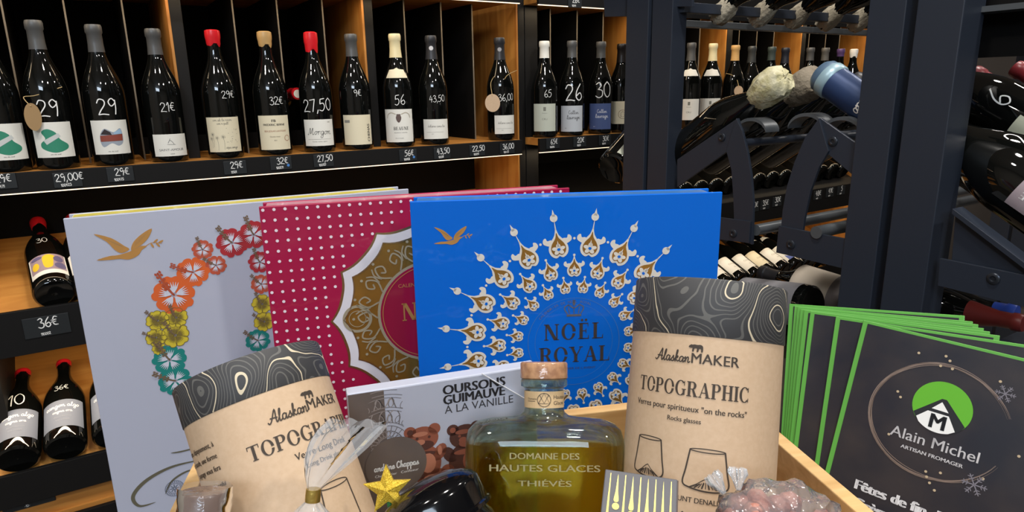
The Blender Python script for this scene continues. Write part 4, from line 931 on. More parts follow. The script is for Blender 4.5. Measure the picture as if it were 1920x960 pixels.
# --- blue calendar
BLC = mat('royal_blue_cover', (0, 104, 214), .4, coat=.35, coat_rough=.05, spec=.2, film=(20, .3, .006))
bt, bc, fn = calendar((768, 378), (1355, 360), 1.0, 'royal blue advent calendar with rings of gold drops, in front of the red one', BLC, mat('sky_paper', (70, 132, 204), .4, coat=.8, film=(40, .2)), 0)
a, v = bird(.041, -.0405, .0185); ink('gold_bird', a, fn, GOLD, bc); ink('gold_bird_lines', v, fn, mat('brown_line', (120, 84, 50), .5), bc)
cx, cy = .1690, -.1600
wh = Art(); gd = Art(); pf = Art(); dk = Art(); dots = Art()
DROP = smooth_pts([(1.0, 0), (.62, .1), (.25, .34), (-.1, .44), (-.42, .36), (-.58, .16), (-.5, .02), (-.5, -.02), (-.58, -.16), (-.42, -.36), (-.1, -.44), (.25, -.34), (.62, -.1)], 3, True)
def drop(r0, ln, an, spire):
    T = lambda pts, s=1: [(cx+(r0+px*ln*s)*math.cos(an)-py*1.17*ln*s*math.sin(an), cy+(r0+px*ln*s)*math.sin(an)+py*1.17*ln*s*math.cos(an)) for px, py in pts]
    for sg in (-1, 1): wh.poly(T(smooth_pts([(.1, sg*.34), (.25, sg*.62), (.48, sg*.62), (.56, sg*.5), (.4, sg*.44), (.42, sg*.28), (.3, sg*.22)], 3, True)), 0)
    wh.poly(T(DROP), 1); gd.poly(T(DROP, .76), 0)
    for j in range(5):
        q = 2*PI*j/5; pf.poly(T(ell(-.13+.17*math.cos(q), .17*math.sin(q), .14, .10, 10, rot=q)), 0)
    pf.poly(T([(.0, .06), (.34, 0), (.0, -.06)]), 0); dk.poly(T(ell(-.13, 0, .075, .075, 10)), 0)
    if spire:
        wh.stroke(T([(.9, 0), (1.5, 0)]), ln*.07, 1, 'end'); wh.poly(T(ell(1.52, 0, .2, .17, 14)), 1); wh.poly(T([(1.6, .08), (1.98, 0), (1.6, -.08)]), 1)
for i in range(20):
    an = math.radians(9+18*i); drop(.1085, .0205, an, True); drop(.0828, .0150, an+math.radians(9), False); drop(.0625, .0112, an, False)
    for r_, da in ((.098, 9), (.074, 0), (.116, 9)): dots.circ(cx+r_*math.cos(an+math.radians(da)), cy+r_*math.sin(an+math.radians(da)), .0014, n=10)
ow = ink('drop_ornaments', wh, fn, mat('ornament_white', (226, 220, 210), .35, coat=.5), bc, dl=.0001)
ink('gold_drops', gd, fn, mat('deep_gold_foil', (206, 156, 76), .25, .7, bump=(20, .1, .003)), ow, base=.0006); ink('drop_flowers', pf, fn, MATS['ornament_white'], ow, base=.0008); ink('heart_print', dk, fn, BLC, ow, base=.001)
ink('ornament_print', dots, fn, MATS['ornament_white'], bc)
a = Art().hoop(cx, cy, .0500, .0505, n=60).hoop(cx, cy, .0425, .0428, n=60)
ink('medallion_rings', a, fn, mat('pale_blue_foil2', (90, 140, 200), .3, .4), bc)
FO = mat('brown_gold_foil', (104, 96, 96), .3, .7)
a = Art().serif('NOËL', cx, -.1570, .0185, 'c', .98, .16); a.serif('ROYAL', cx+.001, -.1835, .0180, 'c', .98, .1)
a.text('CALENDRIER DE L’AVENT', cx, -.192, .0024, 'c', 1.2)
ink('foil_lettering', a, fn, FO, bc)
a = Art(); x, y = cx, -.127
a.poly([(x-.008, y-.001), (x+.008, y-.001), (x+.008, y-.0035), (x-.008, y-.0035)]); a.stroke(smooth_pts([(x-.0075, y), (x-.0105, y+.006), (x-.006, y+.0095), (x, y+.006), (x+.006, y+.0095), (x+.0105, y+.006), (x+.0075, y)], 4), .0012)
for q in (-.006, 0, .006): a.stroke([(x+q*.8, y), (x+q, y+.007)], .0009); a.circ(x+q, y+.0095, .001, n=8)
a.circ(x, y+.0115, .0016, n=10); a.stroke([(x, y+.012), (x, y+.0155)], .0009); a.stroke([(x-.0014, y+.0142), (x+.0014, y+.0142)], .0009)
for i, ch in enumerate('CALENDRIER DE NOEL ROYAL'):
    an = math.radians(142-3.25*i)
    if ch != ' ': a.text(ch, cx+.045*math.cos(an), cy+.045*math.sin(an), .0028, 'c', 1, 0, an-PI/2)
ink('crown', a, fn, mat('silver_blue_foil', (150, 160, 176), .3, .8), bc)

# ================================================================ KRAFT TUBES
TOPO = topo_mat('contour_print')
INKT = mat('brown_ink', (62, 52, 44), .7)
def bear_pts(x, y, s): return [(x+px*s, y+py*s) for px, py in smooth_pts([(-1, .1), (-.9, .32), (-.72, .42), (-.62, .5), (-.5, .44), (-.2, .5), (.2, .46), (.6, .5), (.9, .36), (1, .05), (.96, -.5), (.74, -.5), (.72, -.12), (.45, -.1), (.34, -.5), (.12, -.5), (.16, -.06), (-.2, -.08), (-.28, -.5), (-.5, -.5), (-.46, -.02), (-.66, 0), (-.82, .02)], 3, True)]
def kraft_tube(a, Cc, r, tt, tb, zb, label):
    a = a.normalized(); f = (-Cc+a*Cc.dot(a)).normalized(); s = (-f).cross(a)
    t0 = (zb-Cc.z)/a.z; o = Cc+a*t0; L = tt-t0
    t = thing('gift_tube', label, 'gift tube', frame(o, s, -f, a)); off = -t0
    part('tube_body', MB().lathe([(r-.002, 0), (r, .002), (r, tb+off), ], 72), KRAFT, t, 40)
    part('lid', MB().lathe([(r+.0003, tb+off), (r+.0006, tb+off+.0005), (r+.0006, L-.001), (r, L), (r-.002, L), (r-.0025, L-.002), (0, L-.002)], 72), TOPO, t, 40)
    cy = on_cyl(r); sh = off
    return t, (lambda u, v, o_: cy(u, v+sh, o_)), (lambda d: math.radians(d)*r)
def glass_icon(art, x, y, w_, h_, tilt=0):
    art.stroke(smooth_pts([(x-w_*.38, y+h_), (x-w_*.45, y+h_*.5), (x-w_*.5, y+h_*.14), (x-w_*.34, y+.0008), (x, y-.0005), (x+w_*.34, y+.0002), (x+w_*.5, y+h_*.14), (x+w_*.45, y+h_*.5), (x+w_*.38, y+h_)], 5), .0009)
    art.stroke(ell(x, y+h_, w_*.38, h_*.045, 24)+[(x+w_*.38, y+h_)], .0006)
    pk = [(x-w_*.36, y+.001), (x-w_*.2, y+h_*.14), (x-w_*.06, y+h_*.26), (x+.0004, y+h_*.3), (x+w_*.12, y+h_*.2), (x+w_*.36, y+.001)]
    for p, q in zip(pk, pk[1:]): art.stroke([p, q], .0005)
    for i in range(9): fx = -.3+.6*i/8; art.stroke([(x+w_*fx*.6, y+h_*(.2-.22*abs(fx))), (x+w_*(fx*1.05), y+.0012)], .0009 if i % 2 else .0005)
# right tube (rocks glasses)
t, fn, D = kraft_tube(Vector((.2928, .2341, .9271)), Vector((.3414, .2923, -.1792)), .0503, .046, .0094, -.419, 'upright kraft gift tube with contour-map lid and two tumbler drawings, right of the spirit bottle')
body = t.children[0]
x0, x1 = D(-50.6), D(32.3); xm = (x0+x1)/2
a = Art().serif('TOPOGRAPHIC', xm, -.0285, .0092, 'c', (x1-x0)/(.0092*9.3), .1, thick=.2)
a.hand('Alaskan', D(-36), -.0078, .0068, .00075, sx=.88, shear=.1); a.text('MAKER', D(-9), -.0078, .0062, 'l', 1.02, .02)
a.poly(bear_pts(D(-6.5), .0016, .0044))
a.text('Verres pour spiritueux "on the rocks"', xm-.001, -.0378, .0036, 'c', .92, .02); a.text('Rocks glasses', xm-.002, -.0445, .0028, 'c', .95, .02)
glass_icon(a, D(-37), -.0815, .0235, .0235); glass_icon(a, D(6.5), -.0835, .0275, .0235)
a.text('MOUNT DENALI, ALASKA', D(8), -.0915, .003, 'c', .95, .02); a.hand('la cagnon', D(-10), -.106, .008, .0008)
ink('printed_text', a, fn, INKT, body, .004)
# left tube (long drink)
t, fn, D = kraft_tube(Vector((-.0956, .5265, .8448)), Vector((.0767, .4467, -.2205)), .0494, .0399, .0135, -.418, 'tilted kraft gift tube with contour-map lid, leaning left in front of the white calendar')
body = t.children[0]
x0, x1 = D(-18.4), D(80)
a = Art().serif('TOPOGRAPHIC', x0, -.0245, .0095, 'l', (x1-x0)/(.0095*9.3), .1)
a.hand('Alaskan', D(2), -.0068, .0075, .0008, sx=.9, shear=.1); a.text('MAKER', D(32), -.0062, .0066, 'l', 1.0, .02); a.poly(bear_pts(D(35), .0036, .0048))
a.text('Verre Long Drink', D(11), -.0338, .0042, 'l', .95, .02); a.text('Long Drink glass', D(17), -.0405, .003, 'l', .95, .02)
glass_icon(a, D(33), -.098, .028, .042)
for i, sx in enumerate(('calme, dépaysement, à', 'chaque rasade, une forme', 'paysage vous fera')): a.text(sx, D(-41.5), -.006-.0075*i, .0033, 'r', .8, .03)
for i, sx in enumerate(('Discover the most beautiful', 'peaks on the glass of your')): a.text(sx, D(-41), -.031-.0055*i, .0026, 'r', .8, .03)
ink('printed_text', a, fn, INKT, body, .004)

# ================================================================ MARSHMALLOW BEAR BOX
e1 = Vector((math.cos(math.radians(-14)), math.sin(math.radians(-14)), 0)); SC = 1.045
A = pl(650, 740, 2, -.205)*SC; n = e1.cross(UP); Wb, Hb = .142*SC, A.z-(TZ+.011)
t = thing('sweet_box', 'white and taupe box printed with chocolate marshmallow bears, behind the spirit bottle', 'box', frame((A.x, A.y, TZ+.011), e1, UP, n))
WB = mat('white_card', (186, 190, 206), .35, coat=.5); TP = mat('taupe_card', (104, 94, 90), .4, coat=.5)
bx = part('carton', MB().span((0, 0, -.013), (Wb, Hb, 0)), WB, t, bevel=.0012)
fn = lambda u, v, o: Vector((u*SC, v*SC+Hb, o))
ink('taupe_panel', Art().poly([(.0006, -.0006), (.0256, -.0006), (.0256, -.2), (.0006, -.2)]), fn, TP, bx)
a = Art()
for cxx, cyy in ((.0256, -.045),):
    for r_ in (.004, .007, .012, .016, .0185, .028, .0305, .038, .0405, .044):
        a.stroke(ell(cxx, cyy, r_, r_, 30, -PI/2, PI/2), .0004)
    for i in range(13):
        an = -PI/2+PI*i/12
        a.stroke([(cxx+.012*math.cos(an), cyy+.012*math.sin(an)), (cxx+.016*math.cos(an), cyy+.016*math.sin(an))], .0005)
        a.stroke(smooth_pts([(cxx+.0185*math.cos(an), cyy+.0185*math.sin(an)), (cxx+.025*math.cos(an+.1), cyy+.025*math.sin(an+.1)), (cxx+.028*math.cos(an+.2), cyy+.028*math.sin(an+.2))], 3), .0006)
        for rr_, hw in ((.0098, .0022), (.0218, .0028), (.034, .0034)):
            a.stroke(ell(cxx+rr_*math.cos(an+.12), cyy+rr_*math.sin(an+.12), hw, hw*.55, 12, rot=an)+[(cxx+rr_*math.cos(an+.12)+hw*math.cos(an), cyy+rr_*math.sin(an+.12)+hw*math.sin(an))], .0004)
        a.stroke([(cxx+.0305*math.cos(an), cyy+.0305*math.sin(an)), (cxx+.038*math.cos(an+.12), cyy+.038*math.sin(an+.12))], .0007)
cl = lambda tri: all(p[0] < .0388 and p[1] < -.0006 for p in tri)
b2 = Art(); b2.t = [q for q in a.t if cl(q[0])]; ink('lace_pattern', b2, fn, mat('lace_grey', (110, 104, 104), .5), bx)
b3 = Art(); b3.t = [([(2*.0256-p[0], p[1]) for p in q[0]], q[1]) for q in a.t if all(2*.0256-p[0] > .0135 and p[1] < -.0006 for p in q[0])]; ink('lace_pattern', b3, fn, mat('lace_pale', (160, 150, 146), .5), bx, base=.0005)
a = Art().text('OURSONS', .0686, -.0118, .0071, 'l', 1.0, .06).text('GUIMAUVE', .0686, -.0197, .0071, 'l', .93, .06); a.text('À LA VANILLE', .069, -.0272, .0062, 'l', .96)
ink('lettering', a, fn, mat('charcoal_print', (58, 56, 60), .5), bx)
CH1, CH2, CH3 = mat('milk_chocolate', (150, 88, 70), .45), mat('dark_chocolate', (88, 56, 50), .45), mat('light_chocolate', (186, 122, 98), .45)
def choc_bear(x, y, s, dark):
    a, b_, c_ = Art(), Art(), Art()
    a.poly(ell(x-.55*s, y+.75*s, .28*s, .28*s, 16)); a.poly(ell(x+.55*s, y+.75*s, .28*s, .28*s, 16)); a.poly(ell(x, y+.35*s, .72*s, .6*s, 24)); a.poly(ell(x, y-.9*s, .8*s, .95*s, 24)); a.poly(ell(x-.75*s, y-.45*s, .28*s, .45*s, 14, rot=.5)); a.poly(ell(x+.75*s, y-.45*s, .28*s, .45*s, 14, rot=-.5))
    b_.poly(ell(x-.55*s, y+.75*s, .14*s, .14*s, 12)); b_.poly(ell(x+.1*s, y+.02*s, .4*s, .22*s, 14)); b_.poly(ell(x, y-.42*s, .55*s, .14*s, 14)); b_.poly(ell(x-.25*s, y+.4*s, .07*s, .07*s, 10)); b_.poly(ell(x+.3*s, y+.4*s, .07*s, .07*s, 10))
    c_.poly(ell(x-.1*s, y+.2*s, .2*s, .14*s, 12)); c_.poly(ell(x+.2*s, y-.9*s, .35*s, .5*s, 14)); c_.poly(ell(x-.1*s, y+.6*s, .35*s, .12*s, 12)); c_.poly(ell(x+.75*s, y-.35*s, .1*s, .25*s, 10))
    m = ink('printed_bear', a, fn, CH2 if dark else CH1, bx); ink('bear_shade', b_, fn, CH2 if not dark else CH1, m, base=.0005); ink('bear_highlight', c_, fn, CH3 if not dark else CH1, m, base=.0007)
choc_bear(.0835, -.054, .0165, True); choc_bear(.0515, -.050, .0165, False); choc_bear(.09, -.100, .019, True); choc_bear(.059, -.088, .0185, False); choc_bear(.116, -.060, .016, False); choc_bear(.124, -.1, .018, False)
ink('round_sticker', Art().circ(.031, -.061, .0225, n=48), fn, TP, bx, base=.0010)
a = Art().hand('andrine Chappas', .031, -.0635, .0052, .0008, al='c', sx=.84); ink('sticker_script', a, fn, CHALK, bx, base=.0014)
a = Art().text('Chocolatier   Confiseur', .031, -.0685, .0019, 'c', 1.2); ink('sticker_text', a, fn, CHALK, bx, base=.0014)
part('elastic', MB().tube([fn(.098, .0008, .0012), fn(.1415, -.033, .0012)], .0005, 6), mat('white_elastic', (224, 226, 232), .4), t, 60)

# ================================================================ SPIRIT BOTTLE
a0 = math.radians(-35); e1 = Vector((math.cos(a0), math.sin(a0), 0)); e2 = Vector((-e1.y, e1.x, 0)); LEAN = math.radians(22)
ba = UP*math.cos(LEAN)+e2*math.sin(LEAN); bn = e2*math.cos(LEAN)-UP*math.sin(LEAN); BP = Vector((.242, .3458, -.2509))-ba*.17
t = thing('spirit_bottle', 'square-shouldered clear bottle of golden spirit with cork stopper', 'bottle', frame(BP, e1, bn, ba))
def rrect(hx, hy, z, n=48, p=4.5):
    out = []
    for k in range(n):
        q = 2*PI*k/n; c, s = math.cos(q), math.sin(q); out.append(Vector((math.copysign(abs(c)**(2/p), c)*hx, math.copysign(abs(s)**(2/p), s)*hy, z)))
    return out
zz = lambda z: z+.17
outer = [(.048, .022, zz(-.17), 3.5), (.0535, .0275, zz(-.1675), 4), (.0553, .0295, zz(-.16), 4.5), (.0553, .0295, zz(.006), 4.5), (.0550, .0293, zz(.012), 4.3), (.0535, .0280, zz(.0175), 4), (.0495, .0250, zz(.0212), 3.6), (.041, .0215, zz(.0234), 3.2), (.028, .0178, zz(.0246), 2.6), (.0178, .0155, zz(.0262), 2.1), (.0146, .0146, zz(.029), 2), (.0139, .0139, zz(.0322), 2), (.0139, .0139, zz(.0452), 2), (.0145, .0145, zz(.0462), 2), (.0166, .0166, zz(.0472), 2), (.0168, .0168, zz(.0512), 2), (.0162, .0162, zz(.0521), 2)]
inner = [(.0105, .0105, zz(.0520), 2), (.0105, .0105, zz(.028), 2), (.015, .012, zz(.0232), 2.2), (.031, .0165, zz(.0204), 2.8), (.044, .0205, zz(.0178), 3.4), (.0487, .0238, zz(.0135), 4), (.0503, .0250, zz(.009), 4.5), (.0503, .0250, zz(-.152), 4.5), (.047, .022, zz(-.16), 4), (.03, .012, zz(-.1615), 3)]
mb = MB().loft([rrect(a, b_, z, 64, p) for a, b_, z, p in outer+inner], cap=False)
nn = len(outer+inner); mb.f += [tuple(range(64))[::-1], tuple((nn-1)*64+k for k in range(64))]
part('glass_body', mb, clear_mat('clear_glass', (240, 250, 245), .65), t, 60)
li = [(.0490, .0240, zz(.0082), 4.5), (.0505, .0252, zz(.0078), 4.5), (.0505, .0252, zz(-.152), 4.5), (.0472, .0222, zz(-.1602), 4), (.0302, .0122, zz(-.1617), 3)]
part('spirit', MB().loft([rrect(a, b_, z, 64, p) for a, b_, z, p in li]), clear_mat('golden_spirit', (240, 214, 122), .2, 1.36), t, 60)
CORK = mat('cork', (186, 142, 104), .6, var=(160, (146, 104, 74)), coat=.8, coat_rough=.1, film=(60, .9, .004))
part('cork_stopper', MB().lathe([(.0162, zz(.0522)), (.0170, zz(.0530)), (.0170, zz(.0630)), (.0162, zz(.0641)), (0, zz(.0643))], 48), CORK, t, 40)
r = .0140; cyl = on_cyl(r)
lb = ink('neck_label', Art().poly([(-.0345, zz(.0325)), (.0345, zz(.0325)), (.0345, zz(.0440)), (-.0345, zz(.0440))]), cyl, mat('tan_label', (206, 176, 134), .6), t, .003, .0002)
a = Art().hoop(0, zz(.0382), .0044, .0048); q = zz(.0382)
a.stroke([(-.004, q-.0025), (0, q+.0046), (.004, q-.0025), (-.004, q-.0025)], .0004).stroke([(-.003, q+.003), (0, q-.0022), (.003, q+.003)], .0004)
a.text('Hautes', .0068, q+.0006, .0026, 'l'); a.text('Glaces', .0068, q-.0034, .0026, 'l'); a.text('Domaine', -.0125, q, .0014, 'l'); a.stroke([(-.0125, q-.001), (-.0065, q-.001)], .0003)
ink('label_print', a, cyl, INKT, lb, .003, .0004)
a = Art()
for tx, z, hh, wd in (('DOMAINE DES', .0007, .0040, .0462), ('HAUTES GLACES', -.0072, .0042, .0735), ('THIÉVÈS', -.0167, .0036, .0355)):
    k1 = wd/(hh*text_tris(tx)[1]); a.text(tx, 0, zz(z), hh, 'c', k1, .03)
fl = lambda u, v, o: Vector((u, -(.0295+o), v))
ink('embossed_lettering', a, fl, mat('relief_highlight', (196, 184, 142), .15, coat=.8, spec=.8), t, base=.0003)  # pale colour stands in for highlights on the raised clear-glass letters

# ================================================================ GREEN EDGED CARDS
d1 = Vector((.2586, -.9649, -.0453)).normalized(); d2 = Vector((.3181, .0407, .9472)); d2 = (d2-d1*d2.dot(d1)).normalized(); n3 = d1.cross(d2)
PC = Vector((.5707, .3099, -.2081))
if n3.dot(PC) > 0: n3 = -n3
CWd, CHt = .148, .236
BK = mat('card_black', (32, 35, 46), .35, var=(22, (52, 48, 52)), coat=.5, coat_rough=.15); GR = mat('card_green', (92, 164, 66), .5, coat=.3)
cards = [((0, 0), 0)]+[((x, y-.0), -r_) for x, y, r_ in ((-.0243, -.0027, 5.5), (-.0485, -.0035, 6.6), (-.0556, -.0040, 7.4), (-.0604, -.0039, 8.0), (-.065, -.0026, 8.4), (-.0694, -.0024, 8.9), (-.0762, -.0016, 10))]
def snow(a, x, y, s):
    for i in range(6):
        q = PI*i/3; a.stroke([(x, y), (x+s*math.cos(q), y+s*math.sin(q))], s*.1)
        for f in (.5, .75):
            for sg in (-1, 1): a.stroke([(x+s*f*math.cos(q), y+s*f*math.sin(q)), (x+s*(f*math.cos(q)+.25*math.cos(q+sg)), y+s*(f*math.sin(q)+.25*math.sin(q+sg)))], s*.08)
NUM = ['front', 'second', 'third', 'fourth', 'fifth', 'sixth', 'seventh', 'rearmost']
for i, ((x, y), r_) in enumerate(cards):
    o = PC+d1*x+d2*y-n3*(.0045*i); M = frame(o, d1, d2, n3) @ Matrix.Rotation(math.radians(-r_), 4, 'Z')
    lb = ('front black card with green border and round green logo' if i == 0 else '%s green edged black card counted from the front of the fanned stack' % NUM[i])
    # base at the lower edge of the card
    low = min((M @ Vector((u, -CHt, 0))).z for u in (0, CWd)); H = CHt
    while low < TZ+.001: H -= .001; low = min((M @ Vector((u, -H, 0))).z for u in (0, CWd))
    t = thing('greeting_card', lb, 'card', M @ Matrix.Translation((0, -H, 0)), 'fanned green edged cards')
    cb = part('card', MB().span((0, 0, -.0018), (CWd, H, 0)), GR, t, bevel=.0004)
    fn = lambda u, v, o_: Vector((u, v+H, o_))
    fp = ink('printed_face', Art().poly([(.0042, -.0024), (CWd-.004, -.0024), (CWd-.004, -H+.004), (.0042, -H+.004)]), fn, BK, cb)
    if i == 0:
        rc_ = (.0727, -.0690)
        a = Art(); random.seed(2)
        for rr, w_, ph in ((.0500, .0016, 0), (.0493, .0010, .5), (.0507, .0008, 1.2), (.0486, .0006, 2.)):
            a.stroke([(rc_[0]+(rr+.0008*math.sin(2*q+ph))*math.cos(q), rc_[1]+(rr*.96+.0008*math.cos(3*q+ph))*math.sin(q)) for q in [math.radians(24+z_) for z_ in range(0, 318, 6)]], w_, 0, True)
        ink('ring_print', a, fn, mat('bronze_print', (150, 132, 122), .4, .4), fp, base=.0006)
        a = Art(); snow(a, .112, -.031, .0068); snow(a, .1075, -.1085, .0085)
        ink('snowflakes', a, fn, mat('flake_grey', (128, 124, 134), .5), fp, base=.0008)
        a = Art()
        for x_, y_ in ((.048, -.0165), (.0675, -.0135), (.071, -.0165), (.0655, -.0225), (.074, -.0225), (.107, -.0225), (.13, -.0755), (.04, -.0535), (.043, -.0575), (.0415, -.0915), (.074, -.1115), (.0755, -.1155), (.0785, -.1195), (.084, -.1085), (.083, -.124), (.112, -.1015)): a.circ(x_, y_, .0011, n=10)
        ink('print_specks', a, fn, mat('dot_gold', (190, 170, 140), .4), fp, base=.0008)
        gx, gy, gr = .0737, -.0561, .0215
        lg = ink('logo_disc', Art().circ(gx, gy, gr, n=48), fn, mat('logo_green', (98, 178, 46), .45), fp, base=.0006)
        inside = lambda p: math.hypot(p[0]-gx, p[1]-gy) <= gr
        def clip(x_, y_):
            d = math.hypot(x_-gx, y_-gy); return (x_, y_) if d <= gr else (gx+(x_-gx)*gr/d, gy+(y_-gy)*gr/d)
        ap = (gx, gy+.0072)
        arc_ = [(gx+gr*math.cos(q), gy+gr*math.sin(q)) for q in [math.radians(222+z_*4) for z_ in range(0, 26)]]
        ink('logo_roof', Art().poly([clip(gx-.019, gy-.0095)]+arc_+[clip(gx+.0185, gy-.0105), (ap[0]+.0022, ap[1]), (ap[0]-.0012, ap[1])]), fn, mat('logo_dark', (30, 32, 38), .5), lg, base=.0008)
        wq = Art()
        wq.poly([(gx-.0006, gy+.0045), (gx-.0068, gy-.0028), (gx+.0055, gy-.0030)])
        arc2 = [(gx+gr*math.cos(q), gy+gr*math.sin(q)) for q in [math.radians(230+z_*4) for z_ in range(0, 17)]]
        wq.poly([(gx-.0162, gy-.0128), (gx-.0090, gy-.0055), (gx+.0062, gy-.0055), (gx+.0128, gy-.0165)]+arc2[::-1])
        ink('logo_white', wq, fn, CHALK, lg, base=.0010)
        ink('logo_m', Art().text('M', gx-.0004, gy-.0185, .0118, 'c', .95, .05), fn, MATS['logo_dark'], lg, base=.0012)
        a = Art().text('Alain Michel', .0742, -.0912, .0088, 'c', 1.02, .012); a.text('ARTISAN FROMAGER', .0748, -.0990, .0029, 'c', 1.12, .04)
        a.text('Fêtes de fin d’année', .0265, -.1470, .0082, 'l', 1.0, .09); a.text('Crèmerie', .0285, -.1620, .0082, 'l', 1.0, .09)
        ink('lettering', a, fn, mat('print_white', (232, 230, 232), .5), fp, base=.0008)

# ================================================================ SMALL GIFTS IN THE FRONT
# chocolate box with gold drops
TL, TR = ray(1135, 879)*.39, ray(1268, 911)*.388; ex = (TR-TL).normalized(); W_ = (TR-TL).length
BLp = ray(1113, 960)*.372; dn = (BLp-TL); dn = (dn-ex*dn.dot(ex)).normalized(); nz_ = ex.cross(-dn)
H_ = .10
ex, nz_ = (ex*math.cos(.2)+nz_*math.sin(.2)), (nz_*math.cos(.2)-ex*math.sin(.2)); W_ *= .98
t = thing('chocolate_box', 'dark grey box with gold drops tilted in front of the spirit bottle', 'box', frame(TL+dn*H_, ex, -dn, nz_))
gb = part('carton', MB().span((0, 0, -.022), (W_, H_, 0)), mat('grey_card', (84, 84, 90), .5), t, bevel=.0006)
part('side_panel', MB().span((W_-.0002, .0005, -.0215), (W_+.0006, H_-.0005, -.0005)), mat('brown_side', (74, 54, 44), .55), t)
a = Art(); fn = lambda u, v, o_: Vector((u, v+H_, o_))
for i in range(9):
    x = W_*(.085+.104*i); 
    if i % 2 == 0: a.poly([(x-.0002, -.0022), (x+.0002, -.0022), (x+.0010, -.045), (x-.0010, -.045)])
    else:
        L_ = (.0180, .0215, .0250, .0300)[i//2 % 4]; a.poly(smooth_pts([(x, -.0022), (x+.0007, -L_*.7), (x+.0014, -L_), (x, -L_-.0012), (x-.0014, -L_), (x-.0007, -L_*.7)], 3, True)); a.circ(x, -L_-.0036, .0020, n=16); a.poly([(x-.0002, -L_-.012), (x+.0002, -L_-.012), (x+.001, -.09), (x-.001, -.09)])
ink('gold_drops', a, fn, mat('bright_gold_foil', (236, 216, 120), .3, .6), gb)
# black jar
ax = camdir(-.46, .86, .16); top = ray(800, 925)*.385
JR = .034; o = ray(806, 938)*.40; L = .12
xx = camdir(.88, .46, -.0); xx = (xx-ax*xx.dot(ax)).normalized(); M = frame(o-ax*L, xx, ax.cross(xx), ax)
t = thing('lidded_jar', 'glossy black lidded jar tilted to the left at the bottom edge', 'jar', M)
GB = mat('gloss_black', (10, 10, 12), .1, spec=.4)
part('jar_body', MB().lathe([(JR*.8, 0), (JR*.92, .004), (JR*.92, L-.022), (JR*.86, L-.018), (JR*.86, L-.012)], 56), GB, t, 40)
part('lid', MB().lathe([(JR*.94, L-.016), (JR*1.0, L-.0155), (JR*1.0, L-.0135), (JR*.955, L-.0125), (JR*.955, L-.001), (JR*.94, L+.0018), (JR*.88, L+.0045), (JR*.74, L+.0078), (JR*.5, L+.0108), (JR*.25, L+.0122), (0, L+.0126)], 64), GB, t, 35)
FILM = film_mat('cellophane', .30); 
# small bottle with wrapped brown stopper
ax = camdir(.03, .985, .12); o = ray(383, 946)*.37; xx = camdir(1, -.03, 0); xx = (xx-ax*xx.dot(ax)).normalized(); L = .13
t = thing('stoppered_bottle', 'navy bottle with brown film-wrapped stopper at the lower left', 'bottle', frame(o-ax*L, xx, ax.cross(xx), ax))
part('bottle_body', MB().lathe([(.022, 0), (.024, .004), (.024, .085), (.018, .1), (.0115, .108), (.0110, L-.006)], 48), mat('navy_glass', (20, 30, 56), .08, coat=.5), t, 40)
part('stopper', MB().lathe([(.0120, L-.008), (.0134, L-.007), (.0136, L+.006), (.0125, L+.0075), (0, L+.008)], 48), mat('walnut_stopper', (112, 84, 70), .35, var=(60, (92, 68, 58), (1, 1, .2)), coat=1, coat_rough=.08, film=(90, .9, .004)), t, 40)
rings = []
for j in range(6):
    z = L-.016+j*.0052; rings.append([Vector(((.0139+.0007*math.sin(5*q*2*PI/36+j*1.3)+random.uniform(0, .0005))*math.sin(2*PI*q/36), -(.0139+.0007*math.sin(5*q*2*PI/36+j*1.3)+random.uniform(0, .0005))*math.cos(2*PI*q/36), z)) for q in range(36)])
part('shrink_film', MB().loft(rings, cap=False), FILM, t, 60)
# cellophane bag with gold tie
ax = camdir(.06, .99, .05); o = ray(587, 928)*.375; xx = camdir(1, -.06, -.0); xx = (xx-ax*xx.dot(ax)).normalized()
t = thing('cellophane_bag', 'clear cellophane bag closed with a gold tie, flaring over the left tube', 'bag', frame(o-ax*.06, xx, ax.cross(xx), ax)); K = .06
part('gold_tie', MB().lathe([(.0034, K-.0035), (.0042, K-.0036), (.0043, K), (.0041, K+.0035), (.0033, K+.0034)], 28), mat('satin_gold', (206, 176, 92), .3, .8, bump=(300, .4, .001)), t, 40)
def fan(prof, seed, folds, amp):
    """crumpled flaring tube: prof = (centre x, centre y, z, half width, half depth)"""
    random.seed(seed); rings = []; n = 72; ph = [random.uniform(0, 6) for _ in range(4)]
    for j, (cx_, cy_, z, hx, hy) in enumerate(prof):
        rg = []
        for q in range(n):
            an = 2*PI*q/n; f = 1+amp*(math.sin(folds*an+ph[0])+.6*math.sin(folds*1.7//1*an+ph[1]+j*.15))*min(1, j/2)
            rg.append(Vector((cx_+hx*f*math.cos(an), cy_+hy*f*math.sin(an), z+(.4*hx*amp*math.sin(folds*an+ph[2]) if j == len(prof)-1 else 0))))
        rings.append(rg)
    return MB().loft(rings, cap=False)
part('flared_top', fan([(0, 0, K+.003, .0034, .0034), (.0025, 0, K+.010, .0075, .0045), (.007, 0, K+.020, .0125, .006), (.0125, -.001, K+.029, .0155, .007), (.0175, -.002, K+.036, .0165, .008), (.0235, -.003, K+.0425, .0160, .009)], 3, 9, .12), film_mat('cellophane_fan', .16, (248, 250, 252), (110, .4), .2), t, 35)
part('bag_body', fan([(0, 0, K-.003, .0034, .0034), (.0, 0, K-.008, .008, .006), (.001, 0, K-.016, .015, .011), (.001, 0, K-.03, .019, .014), (0, 0, K-.055, .02, .015)], 8, 8, .08), MATS['cellophane_fan'], t, 35)
part('white_sweets', MB().lathe([(0, .004), (.012, .006), (.015, .02), (.013, .034), (.006, .040), (0, .041)], 24), mat('white_sugar', (220, 214, 206), .6, bump=(200, .5)), t, 60)
